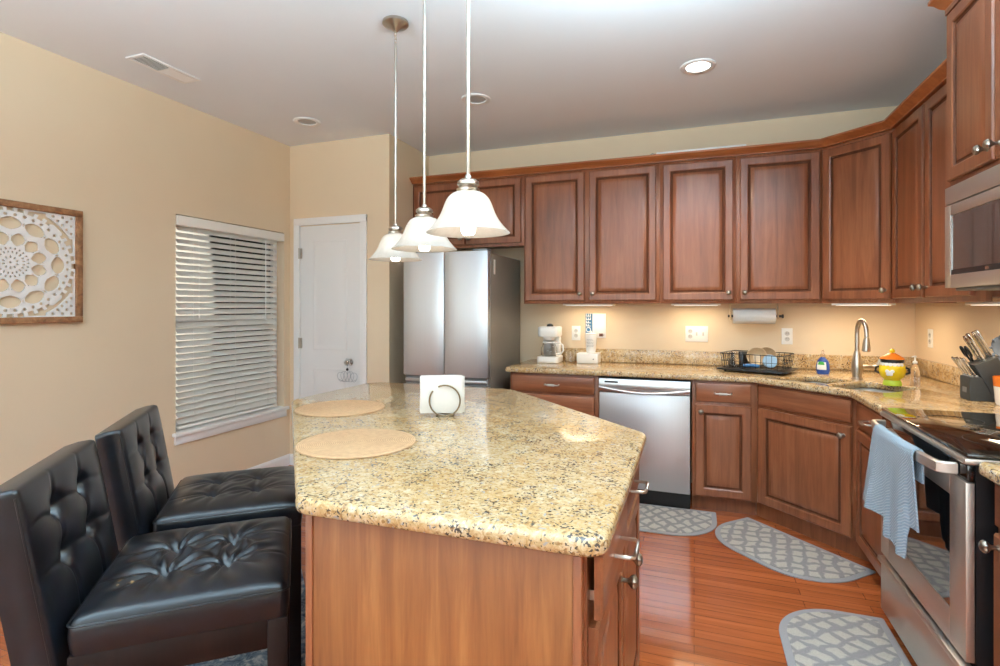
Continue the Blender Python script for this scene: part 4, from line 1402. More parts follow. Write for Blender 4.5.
# ------------------------------------------------------------------ kitchen mats (half round)
def kmat(loc, rz, w, d, label):
    m = thing('kitchen_mat', label, 'mat', loc, rz, 'grey half-round kitchen mats')
    rr = d * 0.62
    pts = round_poly([(-w / 2, 0), (-w / 2, -d), (w / 2, -d), (w / 2, 0)], [0.01, rr, rr, 0.01], 14)
    slab('border', [pts], 0.0005, 0.0075, 0.003, M_MATEDGE, m)
    g = 0.03
    pts2 = round_poly([(-w / 2 + g, -g), (-w / 2 + g, -d + g), (w / 2 - g, -d + g), (w / 2 - g, -g)], [0.01, rr - g, rr - g, 0.01], 14)
    slab('woven_field', [pts2], 0.0076, 0.0105, 0.001, M_MAT, m)
kmat((-0.265, 3.780, 0), 0, 0.80, 0.46, 'grey half-round lattice mat in front of the dishwasher')
kmat((0.600, 3.490, 0), R(-45), 0.78, 0.46, 'grey half-round lattice mat along the angled sink cabinet')
kmat((0.772, 2.345, 0), R(-90), 0.80, 0.44, 'grey half-round lattice mat in front of the range')

# ------------------------------------------------------------------ ceiling fixtures
def recessed(x, y, label, lit):
    r = thing('recessed_light', label, 'ceiling light', (x, y, H), 0, 'recessed ceiling lights')
    MB().lathe([(0.066, -0.0005), (0.066, -0.006), (0.088, -0.009), (0.096, -0.005), (0.097, -0.0005)], 40, closed=True).build('trim_ring', M_TRIM, r)
    MB().lathe([(0, -0.002), (0.0655, -0.002), (0.0655, -0.0005), (0, -0.0005)], 32).build('lens', M_LENS if lit else plain('unlit_lens', srgb(176, 178, 180), 0.4), r)
recessed(0.021, 3.262, 'lit recessed ceiling light toward the sink corner', True)
recessed(-1.363, 3.275, 'unlit recessed ceiling light in front of the refrigerator', False)
recessed(-2.712, 3.242, 'unlit recessed ceiling light above the pantry door corner', False)
light('downlight', 'SPOT', (0.021, 3.262, 2.71), (0, 0, 0), 85, (1, 0.86, 0.68), spot_size=R(130), spot_blend=0.8, shadow_soft_size=0.07)
vt = thing('ceiling_vent', 'white rectangular air vent on the ceiling near the left wall', 'vent', (-2.885, 2.24, H))
fr = MB()
VL, VW = 0.18, 0.07
fr.box(-VW, -VW + 0.02, -VL, VL, -0.008, -0.0005, 0.002).box(VW - 0.02, VW, -VL, VL, -0.008, -0.0005, 0.002)
fr.box(-VW + 0.0201, VW - 0.0201, -VL, -VL + 0.02, -0.008, -0.0005, 0.002).box(-VW + 0.0201, VW - 0.0201, VL - 0.02, VL, -0.008, -0.0005, 0.002)
fr.box(-VW + 0.0201, VW - 0.0201, -0.006, 0.006, -0.008, -0.0005, 0.001)
fr.build('frame', M_TRIM, vt)
MB().box(-VW + 0.02, VW - 0.02, -VL + 0.02, VL - 0.02, -0.003, -0.0003).build('duct_opening', M_VENTG, vt)
lv = MB()
for k in range(14):
    y = -VL + 0.026 + k * 0.0112
    lv.box(-0.046, 0.046, -0.004, 0.004, -0.0006, 0.0006, mat=Matrix.Translation((0, y, -0.0065)) @ Matrix.Rotation(R(50), 4, 'X'))
for k in range(14):
    y = 0.012 + k * 0.0112
    lv.box(-0.046, 0.046, -0.005, 0.005, -0.0006, 0.0006, mat=Matrix.Translation((0, y, -0.0065)) @ Matrix.Rotation(R(-12), 4, 'X'))
lv.build('louvers', M_TRIM, vt, smooth=False)

# pendants
pz = 1.587
pd = thing('pendant_light', 'x', 'pendant lamp', (-0.652, 1.505, pz), 0, 'pendant lamps over the island')
MB().lathe([(0, H - pz - 0.0005), (0.062, H - pz - 0.0005), (0.063, H - pz - 0.012), (0.055, H - pz - 0.02), (0.02, H - pz - 0.034), (0.008, H - pz - 0.05), (0, H - pz - 0.05)], 36).build('canopy', M_NICKEL, pd)
rd = MB().cyl((0, 0, 0.165), (0, 0, H - pz - 0.098), 0.0064, 14)
for k in range(3):
    zc = H - pz - 0.06 - k * 0.014
    rd.tube([(0.006 * math.cos(a) * (k % 2 == 0), 0.006 * math.cos(a) * (k % 2 == 1), zc + 0.011 * math.sin(a)) for a in [2 * PI * i / 14 for i in range(14)]], 0.0018, 6, True)
rd.build('rod', M_NICKEL, pd)
MB().lathe([(0.0066, 0.178), (0.010, 0.174), (0.011, 0.166), (0.024, 0.163), (0.033, 0.156), (0.034, 0.147), (0.027, 0.141), (0.029, 0.138), (0.036, 0.134), (0.035, 0.126), (0.024, 0.1235), (0, 0.1235)], 36).build('socket_cap', M_NICKEL, pd)
prof = [(0.033, 0.125), (0.049, 0.119), (0.062, 0.107), (0.071, 0.091), (0.078, 0.073), (0.085, 0.056), (0.095, 0.038), (0.108, 0.021), (0.120, 0.008), (0.1285, 0.0)]
inner = [(max(0.004, r - 0.004), z - 0.003 if i < len(prof) - 1 else z) for i, (r, z) in enumerate(prof)][::-1]
def smoothp(pts, n=4):
    out = []
    for i in range(len(pts) - 1):
        p0 = pts[max(i - 1, 0)]; p1 = pts[i]; p2 = pts[i + 1]; p3 = pts[min(i + 2, len(pts) - 1)]
        for k in range(n):
            s_ = k / n
            out.append(tuple(0.5 * ((2 * p1[j]) + (-p0[j] + p2[j]) * s_ + (2 * p0[j] - 5 * p1[j] + 4 * p2[j] - p3[j]) * s_ * s_ + (-p0[j] + 3 * p1[j] - 3 * p2[j] + p3[j]) * s_ ** 3) for j in range(2)))
    out.append(pts[-1])
    return out
MB().lathe(smoothp(prof) + smoothp(inner), 56, closed=True).build('shade', M_SHADE, pd, angle=80)
bs = MB().lathe([(0.016, 0.1225), (0.016, 0.092), (0.013, 0.089), (0, 0.089)], 18)
bu = bs.build('bulb_socket', M_WHITE, pd)
MB().lathe([(0.012, 0.0885), (0.018, 0.078), (0.0225, 0.055), (0.0225, 0.020), (0.0215, 0.002), (0.016, -0.006), (0, -0.008)], 24).build('bulb', M_BULB, pd, angle=80)
pd['label'] = 'frosted bell pendant lamp nearest the camera and largest of three'
dup(pd, (-1.002, 1.878, pz), 'frosted bell pendant lamp hanging in the middle of the three')
dup(pd, (-1.36, 2.255, pz), 'frosted bell pendant lamp farthest back with its ceiling canopy in view')
# under-cabinet lights
def ucl(x, y, w, label, rz=0):
    u = thing('under_cabinet_light', label, 'light', (x, y, UZ), rz, 'slim white lights under the wall cabinets')
    MB().box(-w / 2, w / 2, -0.045, 0.045, -0.0135, -0.0005, 0.003).build('housing', M_WHITE, u)
    MB().box(-w / 2 + 0.02, w / 2 - 0.02, -0.03, 0.03, -0.0165, -0.0140, 0.001).build('diffuser', M_UC, u)
ucl(-0.78, 4.19, 0.40, 'slim white under-cabinet light above the coffee station')
ucl(0.01, 4.19, 0.34, 'slim white under-cabinet light above the switch plate')
ucl(1.0, 3.95, 0.34, 'slim white under-cabinet light above the faucet', R(-45))
ucl(1.25, 2.98, 0.30, 'slim white under-cabinet light beside the microwave', R(-90))
UE = 2.2
light('undercab', 'AREA', (-0.78, 4.20, 1.363), (0, 0, 0), UE * 0.6, WARM, shape='RECTANGLE', size=0.36, size_y=0.06)
light('undercab', 'AREA', (0.01, 4.20, 1.363), (0, 0, 0), UE * 0.6, WARM, shape='RECTANGLE', size=0.30, size_y=0.06)
light('undercab', 'AREA', (1.02, 3.97, 1.363), (0, 0, R(-45)), UE * 1.5, WARM, shape='RECTANGLE', size=0.30, size_y=0.06)
light('undercab', 'AREA', (1.27, 2.98, 1.363), (0, 0, R(-90)), UE * 1.0, WARM, shape='RECTANGLE', size=0.26, size_y=0.06)

# ------------------------------------------------------------------ wall plates
def plate(loc, rz, w, h, label, kind):
    p = thing('outlet_plate' if kind == 'outlet' else 'switch_plate', label, 'outlet' if kind == 'outlet' else 'switch', loc, rz)
    MB().box(-w / 2, w / 2, -0.006, -0.0005, -h / 2, h / 2, 0.002).build('cover', M_WHITE, p)
    if kind == 'outlet':
        for z_ in (-0.02, 0.02):
            r_ = MB().lathe([(0, 0), (0.0165, 0), (0.0165, 0.0015), (0, 0.0015)], 20, Matrix.Translation((0, -0.0062, z_)) @ Matrix.Rotation(R(90), 4, 'X')).build('receptacle', M_DEVICE, p)
            s_ = MB()
            for x_ in (-0.006, 0.006):
                s_.box(x_ - 0.001, x_ + 0.001, -0.0086, -0.0078, z_ - 0.001, z_ + 0.008)
            s_.build('slots', M_DARK, r_)
    else:
        n_ = max(1, round(w / 0.05) - 0) if w > 0.1 else 1
        for i in range(n_):
            x_ = (i - (n_ - 1) / 2) * (w / (n_ + 0.3))
            MB().box(x_ - 0.012, x_ + 0.012, -0.009, -0.0062, -0.033, 0.033, 0.0015).build('rocker', M_CERAM, p)
plate((-0.92, YB, 1.14), 0, 0.072, 0.118, 'white outlet plate on the wall beside the coffee maker', 'outlet')
sw = thing('switch_plate', 'wide white plate with an outlet and two switches above the backsplash', 'switch', (0.018, YB, 1.15))
MB().box(-0.082, 0.082, -0.006, -0.0005, -0.06, 0.06, 0.002).build('cover', M_WHITE, sw)
for z_ in (-0.02, 0.02):
    r_ = MB().lathe([(0, 0), (0.0165, 0), (0.0165, 0.0015), (0, 0.0015)], 20, Matrix.Translation((-0.047, -0.0062, z_)) @ Matrix.Rotation(R(90), 4, 'X')).build('receptacle', M_DEVICE, sw)
    s_ = MB()
    for x_ in (-0.053, -0.041):
        s_.box(x_ - 0.0012, x_ + 0.0012, -0.0086, -0.0078, z_ - 0.001, z_ + 0.008)
    s_.build('slots', M_DARK, r_)
for x_ in (0.0, 0.047):
    MB().box(x_ - 0.006, x_ + 0.006, -0.0075, -0.0062, -0.013, 0.013).box(x_ - 0.004, x_ + 0.004, -0.018, -0.0076, -0.008, 0.002, 0.001).build('toggle', M_DEVICE, sw)
plate((0.637, YB, 1.143), 0, 0.072, 0.118, 'white outlet plate below the paper towel roll on the back wall', 'outlet')
plate((XR, 4.12, 1.158), R(-90), 0.072, 0.118, 'white outlet plate on the right wall near the corner', 'outlet')
# ------------------------------------------------------------------ coffee corner
cm = thing('coffee_maker', 'white drip coffee maker with glass carafe at the left end of the counter', 'coffee maker', (-1.09, 4.17, CT1 + 0.0005))
MB().prism(round_poly([(-0.088, -0.10), (0.088, -0.10), (0.088, 0.10), (-0.088, 0.10)], 0.03, 6), 0, 0.05, 0.006).build('base', M_WHITE, cm)
MB().box(-0.07, 0.07, 0.04, 0.095, 0.0505, 0.205, 0.008).build('column', M_WHITE, cm)
MB().prism(round_poly([(-0.082, -0.09), (0.082, -0.09), (0.082, 0.098), (-0.082, 0.098)], 0.035, 6), 0.2055, 0.285, 0.01).build('reservoir', M_WHITE, cm)
MB().lathe([(0.055, 0), (0.04, -0.026), (0.028, -0.03), (0, -0.03)], 24, Matrix.Translation((0, -0.03, 0.205))).build('filter_basket', M_WHITE, cm)
MB().lathe([(0.028, 0.2855), (0.026, 0.30), (0.012, 0.308), (0, 0.308)], 20).build('lid_knob', M_BLACK, cm)
MB().lathe([(0, 0.0515), (0.058, 0.0515), (0.066, 0.075), (0.064, 0.11), (0.05, 0.148), (0.047, 0.16), (0.044, 0.16), (0.047, 0.147), (0.061, 0.11), (0.063, 0.077), (0.056, 0.0545), (0, 0.0545)], 32, Matrix.Translation((0, -0.032, 0))).build('carafe', M_GLASS, cm)
MB().tube([(0.046, -0.05, 0.157), (0.095, -0.065, 0.160), (0.122, -0.072, 0.142), (0.126, -0.072, 0.10), (0.105, -0.066, 0.072), (0.066, -0.055, 0.070)], 0.007, 10).lathe([(0.049, 0.155), (0.051, 0.157), (0.051, 0.165), (0.049, 0.166)], 24, Matrix.Translation((0, -0.032, 0)), closed=True).build('carafe_handle', M_WHITE, cm)
mg_ = thing('glass_mug', 'clear glass mug on the counter beside the coffee maker', 'mug', (-0.935, 4.225, CT1 + 0.0005))
MB().lathe([(0, 0), (0.036, 0), (0.038, 0.004), (0.038, 0.088), (0.0355, 0.088), (0.0355, 0.007), (0, 0.007)], 28).build('cup', M_GLASS, mg_)
MB().tube([(0.036, -0.01, 0.072), (0.058, -0.016, 0.070), (0.062, -0.017, 0.045), (0.054, -0.015, 0.022), (0.036, -0.01, 0.018)], 0.0045, 8).build('handle', M_GLASS, mg_)
bx = thing('pod_box', 'low white drawer box for coffee supplies on the back counter', 'box', (-0.787, 4.225, CT1 + 0.0005))
MB().box(-0.083, 0.083, -0.07, 0.07, 0, 0.078, 0.003).build('case', M_WHITE, bx)
MB().box(-0.078, 0.078, -0.075, -0.0705, 0.006, 0.072, 0.001).build('drawer_front', M_CERAM, bx)
MB().lathe([(0, 0), (0.005, 0.001), (0.004, 0.012), (0, 0.013)], 12, Matrix.Translation((0.05, -0.0755, 0.035)) @ Matrix.Rotation(R(90), 4, 'X')).build('knob', M_INK, bx)
tm = thing('white_canister', 'small white tapered canister with grey lettering on the low white box', 'canister', (-0.768, 4.215, CT1 + 0.0795))
MB().lathe([(0, 0), (0.033, 0), (0.038, 0.02), (0.045, 0.10), (0.047, 0.14), (0.044, 0.145), (0.04, 0.14), (0, 0.138)], 28).build('jar', M_CERAM, tm)
sc = MB()
for k in range(3):
    pts = [(0.046 * math.sin(R(-32 + 8 * i)), -0.0465 * math.cos(R(-32 + 8 * i)) - 0.0005 + k * 0.002, 0.105 - k * 0.024 + 0.008 * math.sin(i * 2.3 + k)) for i in range(9)]
    sc.tube(pts, 0.0014, 5)
sc.build('lettering', M_INK, tm)
MB().lathe([(0.046, 0.1455), (0.047, 0.152), (0.02, 0.158), (0.008, 0.16), (0.009, 0.172), (0, 0.175)], 24).build('lid', M_CERAM, tm)
# coffee sign
sg = thing('coffee_sign', 'small white wall sign reading COFFEE on a blue strip above the counter', 'sign', (-0.757, YB, 1.205))
MB().box(-0.082, 0.082, -0.012, -0.0005, -0.10, 0.098, 0.001).build('board', M_TRIM, sg)
MB().box(-0.0825, -0.025, -0.0135, -0.0122, -0.099, 0.097).build('blue_strip', M_TEAL, sg)
text_mesh('lettering', 'COFFEE', 0.056, M_TRIM, sg, Matrix.Translation((-0.056, -0.0145, 0.0)) @ Matrix.Rotation(R(90), 4, 'X') @ Matrix.Rotation(R(90), 4, 'Z'), 0.0008)
MB().box(0.028, 0.060, -0.0142, -0.0122, -0.088, -0.064, 0.0004).tube([(0.060, -0.0132, -0.069), (0.068, -0.0132, -0.07), (0.068, -0.0132, -0.08), (0.060, -0.0132, -0.082)], 0.0018, 6).build('cup_picture', M_BROWN, sg)

# paper towel
pt = thing('paper_towel_roll', 'white paper towel roll mounted under the cabinet on the back wall', 'paper towels', (0.40, 4.20, 1.292))
MB().lathe([(0.019, -0.137), (0.054, -0.137), (0.0555, -0.134), (0.0555, 0.134), (0.054, 0.137), (0.019, 0.137)], 40, Matrix.Rotation(R(90), 4, 'Y'), closed=True).build('paper', M_PAPER, pt)
th_ = thing('paper_towel_holder', 'under-cabinet paper towel holder with black rod ends', 'holder', (0.40, 4.20, 1.292))
MB().cyl((-0.17, 0, 0), (0.178, 0, 0), 0.009, 14).lathe([(0, 0), (0.014, 0.001), (0.014, 0.012), (0, 0.014)], 16, Matrix.Translation((0.178, 0, 0)) @ Matrix.Rotation(R(90), 4, 'Y')).build('rod', M_BLACK, th_)
ar = MB().box(-0.158, -0.148, -0.03, 0.03, -0.03, 0.089, 0.003)
ar.box(0.150, 0.158, -0.02, 0.02, -0.02, 0.089, 0.003)
ar.build('bracket', M_BEIGE, th_)

# ------------------------------------------------------------------ dish rack and what it holds
RKx, RKy, RKa = 0.405, 4.050, R(-22)
rk = thing('dish_rack', 'black wire dish rack on a black tray left of the sink', 'dish rack', (RKx, RKy, CT1 + 0.0005), RKa)
HW_, HD_ = 0.20, 0.155
ty = MB().prism(round_poly([(-HW_ - 0.02, -HD_ - 0.02), (HW_ + 0.02, -HD_ - 0.02), (HW_ + 0.02, HD_ + 0.02), (-HW_ - 0.02, HD_ + 0.02)], 0.03, 5), 0.014, 0.024, 0.003)
for x in (-0.17, 0.17):
    for y in (-0.12, 0.12):
        ty.lathe([(0, 0), (0.009, 0), (0.011, 0.0135), (0, 0.0135)], 12, Matrix.Translation((x, y, 0)))
ty.build('tray', M_BLACK, rk)
wr_ = MB()
def rect(hw_, hd_, z_): return [(x, y, z_) for x, y in round_poly([(-hw_, -hd_), (hw_, -hd_), (hw_, hd_), (-hw_, hd_)], 0.03, 4)]
wr_.tube(rect(HW_, HD_, 0.125), 0.0032, 6, True).tube(rect(HW_ - 0.006, HD_ - 0.006, 0.075), 0.002, 6, True).tube(rect(HW_ - 0.012, HD_ - 0.012, 0.030), 0.0025, 6, True)
for i in range(11):
    x = -HW_ + 0.03 + i * (2 * HW_ - 0.06) / 10
    for s_ in (-1, 1):
        wr_.tube([(x, s_ * (HD_), 0.125), (x * 0.97, s_ * (HD_ - 0.013), 0.028)], 0.0018, 5)
    wr_.tube([(x * 0.97, -HD_ + 0.013, 0.028), (x * 0.97, HD_ - 0.013, 0.028)], 0.0018, 5)
for i in range(7):
    y = -HD_ + 0.03 + i * (2 * HD_ - 0.06) / 6
    for s_ in (-1, 1):
        wr_.tube([(s_ * HW_, y, 0.125), (s_ * (HW_ - 0.013), y * 0.97, 0.028)], 0.0018, 5)
wr_.build('wire_basket', M_BLKMET, rk)
RM = Matrix.Translation((RKx, RKy, CT1)) @ Matrix.Rotation(RKa, 4, 'Z')
def rp(x, y, z): return tuple(RM @ Vector((x, y, z)))
bo = MB().lathe([(0, 0.0), (0.028, 0.0), (0.052, 0.018), (0.064, 0.045), (0.0605, 0.046), (0.049, 0.022), (0.026, 0.005), (0, 0.005)], 36)
o = bo.build('bowl', M_BEIGE, loc=rp(0.0, 0.01, 0.092), rot=(R(70), 0, R(-10)))
tag(o, 'beige stoneware bowl drying on edge in the dish rack', 'bowl', 'dishes drying in the rack')
o = dup(o, rp(0.04, 0.085, 0.092), 'beige stoneware bowl drying behind the front bowl in the rack'); o.rotation_euler = (R(70), 0, R(-10))
mu = thing('dark_mug', 'black mug upside down at the left of the dish rack', 'mug', rp(-0.115, 0.05, 0.032), RKa, 'dishes drying in the rack')
MB().lathe([(0.04, 0), (0.041, 0.09), (0.036, 0.098), (0, 0.098), (0, 0.094), (0.034, 0.092), (0.037, 0)], 28).build('cup', M_BLACK, mu)
MB().tube([(0.04, 0, 0.075), (0.065, 0, 0.07), (0.068, 0, 0.045), (0.06, 0, 0.025), (0.04, 0, 0.02)], 0.005, 8).build('handle', M_BLACK, mu)
gl_ = MB().lathe([(0.032, 0), (0.028, 0.105), (0, 0.105), (0, 0.099), (0.0255, 0.099), (0.0295, 0)], 24).build('drinking_glass', M_GLASS, loc=rp(-0.125, -0.075, 0.032))
tag(gl_, 'clear drinking glass upside down in the front of the dish rack', 'glass', 'dishes drying in the rack')
o = MB().lathe([(0.045, 0.0), (0.045, 0.012), (0.041, 0.016), (0, 0.016), (0, 0.012), (0.041, 0.0)], 30).build('container_lid', M_PALEBLUE, loc=rp(0.10, -0.065, 0.08), rot=(R(72), 0, R(5)))
tag(o, 'round pale blue lid leaning in the dish rack', 'lid', 'dishes drying in the rack')
o = MB().tube([(-0.05, 0, 0.0), (0.0, 0, 0.003), (0.05, 0, 0.0)], [0.010, 0.013, 0.010], 12).build('bottle_brush', plain('blue_brush', srgb(70, 120, 170), 0.5), loc=rp(-0.005, -0.10, 0.047), rot=(0, 0, R(-18)))
tag(o, 'small blue scrub brush lying in the front of the dish rack', 'brush', 'dishes drying in the rack')

# soaps
sp_ = thing('dish_soap_bottle', 'squat blue dish soap bottle with green label beside the sink', 'soap', (0.80, 4.045, CT1 + 0.0005), R(-30))
MB().lathe([(0, 0), (0.034, 0), (0.040, 0.02), (0.041, 0.05), (0.034, 0.085), (0.018, 0.105), (0.013, 0.112), (0, 0.112)], 28, Matrix.Diagonal((1.0, 0.65, 1, 1))).build('bottle', M_BLUEL, sp_)
lb = MB()
def lgrid(u, v):
    an = R(-90) + (u - 0.5) * 1.5
    z_ = 0.03 + 0.05 * v
    r_ = 0.0418 - 0.006 * max(0, (z_ - 0.05) / 0.035)
    return (r_ * math.cos(an), r_ * 0.65 * math.sin(an) - 0.0008, z_)
lb.grid(10, 6, lgrid, 0.0006)
lb.build('label', M_WHITE, sp_)
lb = MB().prism([(-0.02, 0.062), (0.02, 0.062), (0.014, 0.083), (-0.014, 0.083)], -0.0285, -0.0275, mat=Matrix(((1, 0, 0, 0), (0, 0, 1, 0), (0, 1, 0, 0), (0, 0, 0, 1))))
lb.build('label_band', M_GREENL, sp_)
MB().lathe([(0, 0.1125), (0.014, 0.1125), (0.014, 0.13), (0.008, 0.135), (0.008, 0.152), (0.004, 0.156), (0.004, 0.168), (0, 0.168)], 18).build('cap', M_CLEARP, sp_)
jr = thing('cookie_jar', 'round yellow ceramic jar with orange lid and lime base behind the sink', 'jar', (1.055, 3.60, CT1 + 0.0005))
MB().lathe([(0, 0), (0.044, 0), (0.046, 0.006), (0.04, 0.03), (0, 0.03)], 32).build('base', M_GREEN, jr)
MB().lathe([(0, 0.0305), (0.034, 0.0305), (0.056, 0.052), (0.064, 0.08), (0.060, 0.11), (0.05, 0.128), (0.048, 0.128), (0, 0.128)], 36).build('pot', M_YELLOW, jr)
MB().lathe([(0.0507, 0.1285), (0.056, 0.131), (0.056, 0.147), (0.05, 0.149), (0, 0.149), (0, 0.1285)], 36).build('dark_band', M_BLACK, jr)
MB().lathe([(0.060, 0.1495), (0.054, 0.157), (0.032, 0.172), (0.016, 0.182), (0, 0.182), (0, 0.1495)], 36).build('lid', M_ORANGE, jr)
MB().lathe([(0, 0.1825), (0.012, 0.185), (0.014, 0.195), (0.009, 0.204), (0, 0.208)], 18).build('lid_knob', M_YELLOW, jr)
fl = MB()
def onpot(az, z, r): return Vector((r * math.cos(az), r * math.sin(az), z))
for az, z_, s_ in ((R(-118), 0.075, 0.012), (R(-128), 0.083, 0.010), (R(-106), 0.083, 0.010), (R(-112), 0.068, 0.010), (R(-124), 0.068, 0.010)):
    fl.lathe([(0, -0.001), (s_, -0.001), (s_ * 0.8, 0.002), (0, 0.003)], 14, Matrix.Translation(onpot(az, z_, 0.0645)) @ onpot(az, 0, 1).to_track_quat('Z', 'Y').to_matrix().to_4x4())
fl.build('white_flower', M_CERAM, jr)
fl = MB()
for k in range(7):
    az = R(-175 + k * 20)
    fl.lathe([(0, -0.001), (0.011, -0.001), (0.009, 0.002), (0, 0.003)], 12, Matrix.Translation(onpot(az, 0.122, 0.0555)) @ (onpot(az, 0, 1) + Vector((0, 0, 0.4))).to_track_quat('Z', 'Y').to_matrix().to_4x4())
fl.build('white_petals', M_CERAM, jr)
for sg_ in (-1, 1):
    az = R(-110) + sg_ * R(90)
    c_ = onpot(az, 0.085, 0.06); e_ = onpot(az, 0.0, 1)
    MB().tube([tuple(c_ + Vector((0, 0, 0.018))), tuple(c_ + e_ * 0.016 + Vector((0, 0, 0.012))), tuple(c_ + e_ * 0.018 + Vector((0, 0, -0.01))), tuple(c_ + Vector((0, 0, -0.02)))], 0.006, 8).build('side_handle', M_BLACK, jr)
ds = thing('soap_dispenser', 'clear plastic soap bottle with white pump beside the yellow jar', 'soap', (1.166, 3.612, CT1 + 0.0005))
MB().lathe([(0, 0), (0.021, 0), (0.0225, 0.006), (0.0215, 0.08), (0.019, 0.11), (0.010, 0.125), (0, 0.126)], 24).build('bottle', M_CLEARP, ds)
MB().lathe([(0, 0.1265), (0.011, 0.1265), (0.011, 0.138), (0.004, 0.142), (0.004, 0.16), (0.007, 0.162), (0.007, 0.17), (0, 0.171)], 16).tube([(0, 0, 0.166), (-0.02, -0.02, 0.164)], 0.0035, 8).build('pump', M_WHITE, ds)

# ------------------------------------------------------------------ knife block
KB = thing('knife_block', 'charcoal knife block on the right counter by the range', 'knife block', (1.225, 3.13, CT1 + 0.0005))
XZ = Matrix(((1, 0, 0, 0), (0, 0, 1, 0), (0, 1, 0, 0), (0, 0, 0, 1)))     # prism z -> world y, prism y -> world z
kb = MB()
kb.prism([(0.0, 0.0), (0.10, 0.0), (0.045, 0.112), (0.0, 0.112)], 0, 0.10, 0.002, mat=XZ)
kb.build('front_tray', M_KNIFEBLK, KB, smooth=False)
kb = MB()
kb.prism([(0.102, 0.0), (0.148, 0.0), (0.118, 0.215), (0.018, 0.168)], 0, 0.10, 0.002, mat=XZ)
kb.build('slanted_block', M_KNIFEBLK, KB, smooth=False)
MB().box(-0.0012, -0.0002, 0.03, 0.07, 0.035, 0.06).build('label_plate', M_GREYP, KB)
dk = Vector((-0.46, 0.0, 0.888)).normalized()
def knife(base, L, label, r=0.0085, d=dk, nm='kitchen_knife', grp='knives standing in the charcoal block'):
    k_ = thing(nm, label, 'knife', base, 0, grp)
    b = bmesh.new()
    q_ = d.to_track_quat('Z', 'Y').to_matrix().to_4x4()
    h_ = MB()
    h_.lathe([(r * 0.9, 0.0), (r, 0.01), (r * 0.85, L * 0.35), (r * 1.0, L * 0.6), (r * 1.15, L * 0.88), (r * 0.8, L), (0, L)], 14, q_ @ Matrix.Diagonal((1.35, 0.8, 1, 1)))
    h_.build('handle', M_CHROME, k_)
    MB().box(-0.010, 0.010, -0.006, 0.006, 0.0, 0.006, 0.001, mat=q_ @ Matrix.Translation((0, 0, 0.0)) @ Matrix.Diagonal((1.0, 0.9, -1, 1))).build('bolster', M_STEELH, k_)
def kbp(x, y, z): return (1.225 + x, 3.13 + y, CT1 + z)
def top_at(u, y):   # on the slanted top face plus a hair
    p0, p1 = Vector((0.018, 0.168)), Vector((0.118, 0.215))
    q_ = p0.lerp(p1, u)
    nrm_ = Vector((-(p1 - p0).y, (p1 - p0).x)).normalized()
    q_ = q_ + nrm_ * 0.0065
    return kbp(q_.x, y, q_.y)
for i, (u, y, L, lb) in enumerate(((0.82, 0.028, 0.135, 'steel handled knife in the top row of the block, nearer the range'), (0.82, 0.072, 0.125, 'steel handled knife in the top row of the block, nearer the wall corner'),
                                   (0.48, 0.028, 0.135, 'steel handled knife in the middle row of the block, nearer the range'), (0.48, 0.072, 0.12, 'steel handled knife in the middle row of the block, nearer the corner'))):
    knife(top_at(u, y), L, lb, 0.0115)
sh = thing('kitchen_shears', 'black loop handled shears in the lowest slot of the knife block', 'shears', top_at(0.15, 0.05), 0, 'knives standing in the charcoal block')
q_ = dk.to_track_quat('Z', 'Y').to_matrix().to_4x4()
for sx in (-1, 1):
    h_ = MB()
    h_.tube([tuple(q_ @ Vector((sx * 0.016 + 0.013 * math.cos(a), 0.003 * sx, 0.055 + 0.026 * math.sin(a)))) for a in [2 * PI * i / 20 for i in range(20)]], 0.0045, 8, True)
    h_.tube([tuple(q_ @ Vector((sx * 0.010, 0.003 * sx, 0.032))), tuple(q_ @ Vector((sx * 0.004, 0.002 * sx, 0.003)))], 0.0045, 8)
    h_.build('loop_handle', M_BLKMET, sh)
for i in range(6):
    knife(kbp(0.012 + (i // 3) * 0.018, 0.018 + (i % 3) * 0.032, 0.1185), 0.095, 'slim steel steak knife in the low front tray of the knife block', 0.0062, Vector((-0.52, 0, 0.85)).normalized(), 'steak_knife', 'steak knives in the low front tray')

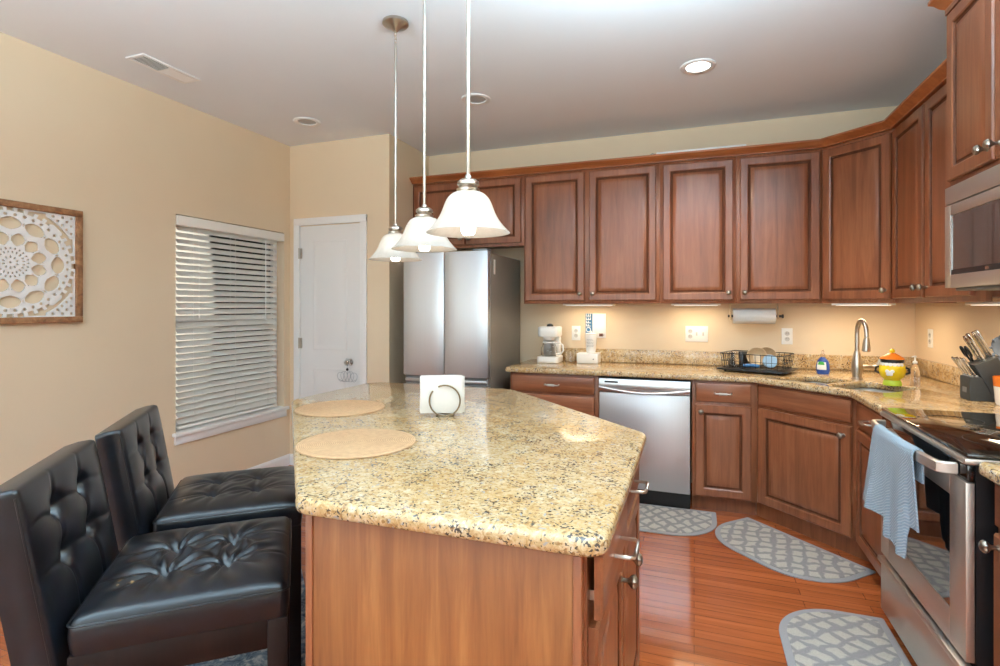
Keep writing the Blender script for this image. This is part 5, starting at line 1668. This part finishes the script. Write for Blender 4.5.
# ------------------------------------------------------------------ utensil crock
ck = thing('utensil_crock', 'white ceramic utensil crock with orange rim band right of the knife block', 'crock', (1.330, 3.035, CT1 + 0.0005))
MB().lathe([(0, 0), (0.042, 0), (0.046, 0.01), (0.052, 0.085), (0.050, 0.085), (0.043, 0.012), (0, 0.012)], 32).build('pot', M_CERAM, ck)
MB().lathe([(0.0521, 0.0855), (0.055, 0.128), (0.052, 0.13), (0.0495, 0.0855)], 32, closed=True).build('orange_band', M_ORANGE, ck)
su = thing('pasta_server', 'slate blue pasta server standing in the utensil crock', 'utensil', (1.330, 3.035, CT1))
MB().tube([(0.015, 0.0, 0.016), (-0.02, 0.0, 0.15), (-0.032, 0.0, 0.225)], 0.005, 8).build('handle', M_SLATE, su)
b = MB()
b.lathe([(0, 0.0), (0.02, 0.002), (0.034, 0.010), (0.037, 0.018), (0.033, 0.017), (0.019, 0.007), (0, 0.005)], 28, Matrix.Translation((-0.038, -0.006, 0.262)) @ Matrix.Rotation(R(75), 4, 'X') @ Matrix.Diagonal((0.95, 1.25, 1, 1)))
for k in range(7):
    a = R(60 + k * 40)
    b.tube([(-0.038 + 0.033 * math.cos(a), -0.022, 0.262 + 0.043 * math.sin(a)), (-0.038 + 0.043 * math.cos(a), -0.034, 0.262 + 0.053 * math.sin(a)), (-0.038 + 0.044 * math.cos(a), -0.046, 0.262 + 0.054 * math.sin(a))], [0.006, 0.005, 0.003], 8)
b.build('head', M_SLATE, su)
for (dx, dy, tx, ty_, lb) in ((-0.012, -0.018, -0.02, -0.05, 'pale wooden spoon leaning forward in the utensil crock'), (0.01, 0.015, 0.02, 0.02, 'pale wooden spoon standing upright in the utensil crock')):
    w_ = thing('wooden_spoon', lb, 'utensil', (1.330 + dx, 3.035 + dy, CT1 + 0.016), 0, 'wooden spoons in the crock')
    MB().tube([(0, 0, 0), (tx * 0.6, ty_ * 0.6, 0.13), (tx, ty_, 0.22)], 0.005, 8).build('handle', M_SPOON, w_)
    MB().lathe([(0, -0.03), (0.014, -0.02), (0.02, 0.005), (0.014, 0.028), (0, 0.034)], 18, Matrix.Translation((tx * 1.12, ty_ * 1.12, 0.25)) @ Matrix.Diagonal((1, 0.4, 1, 1))).build('bowl', M_SPOON, w_)
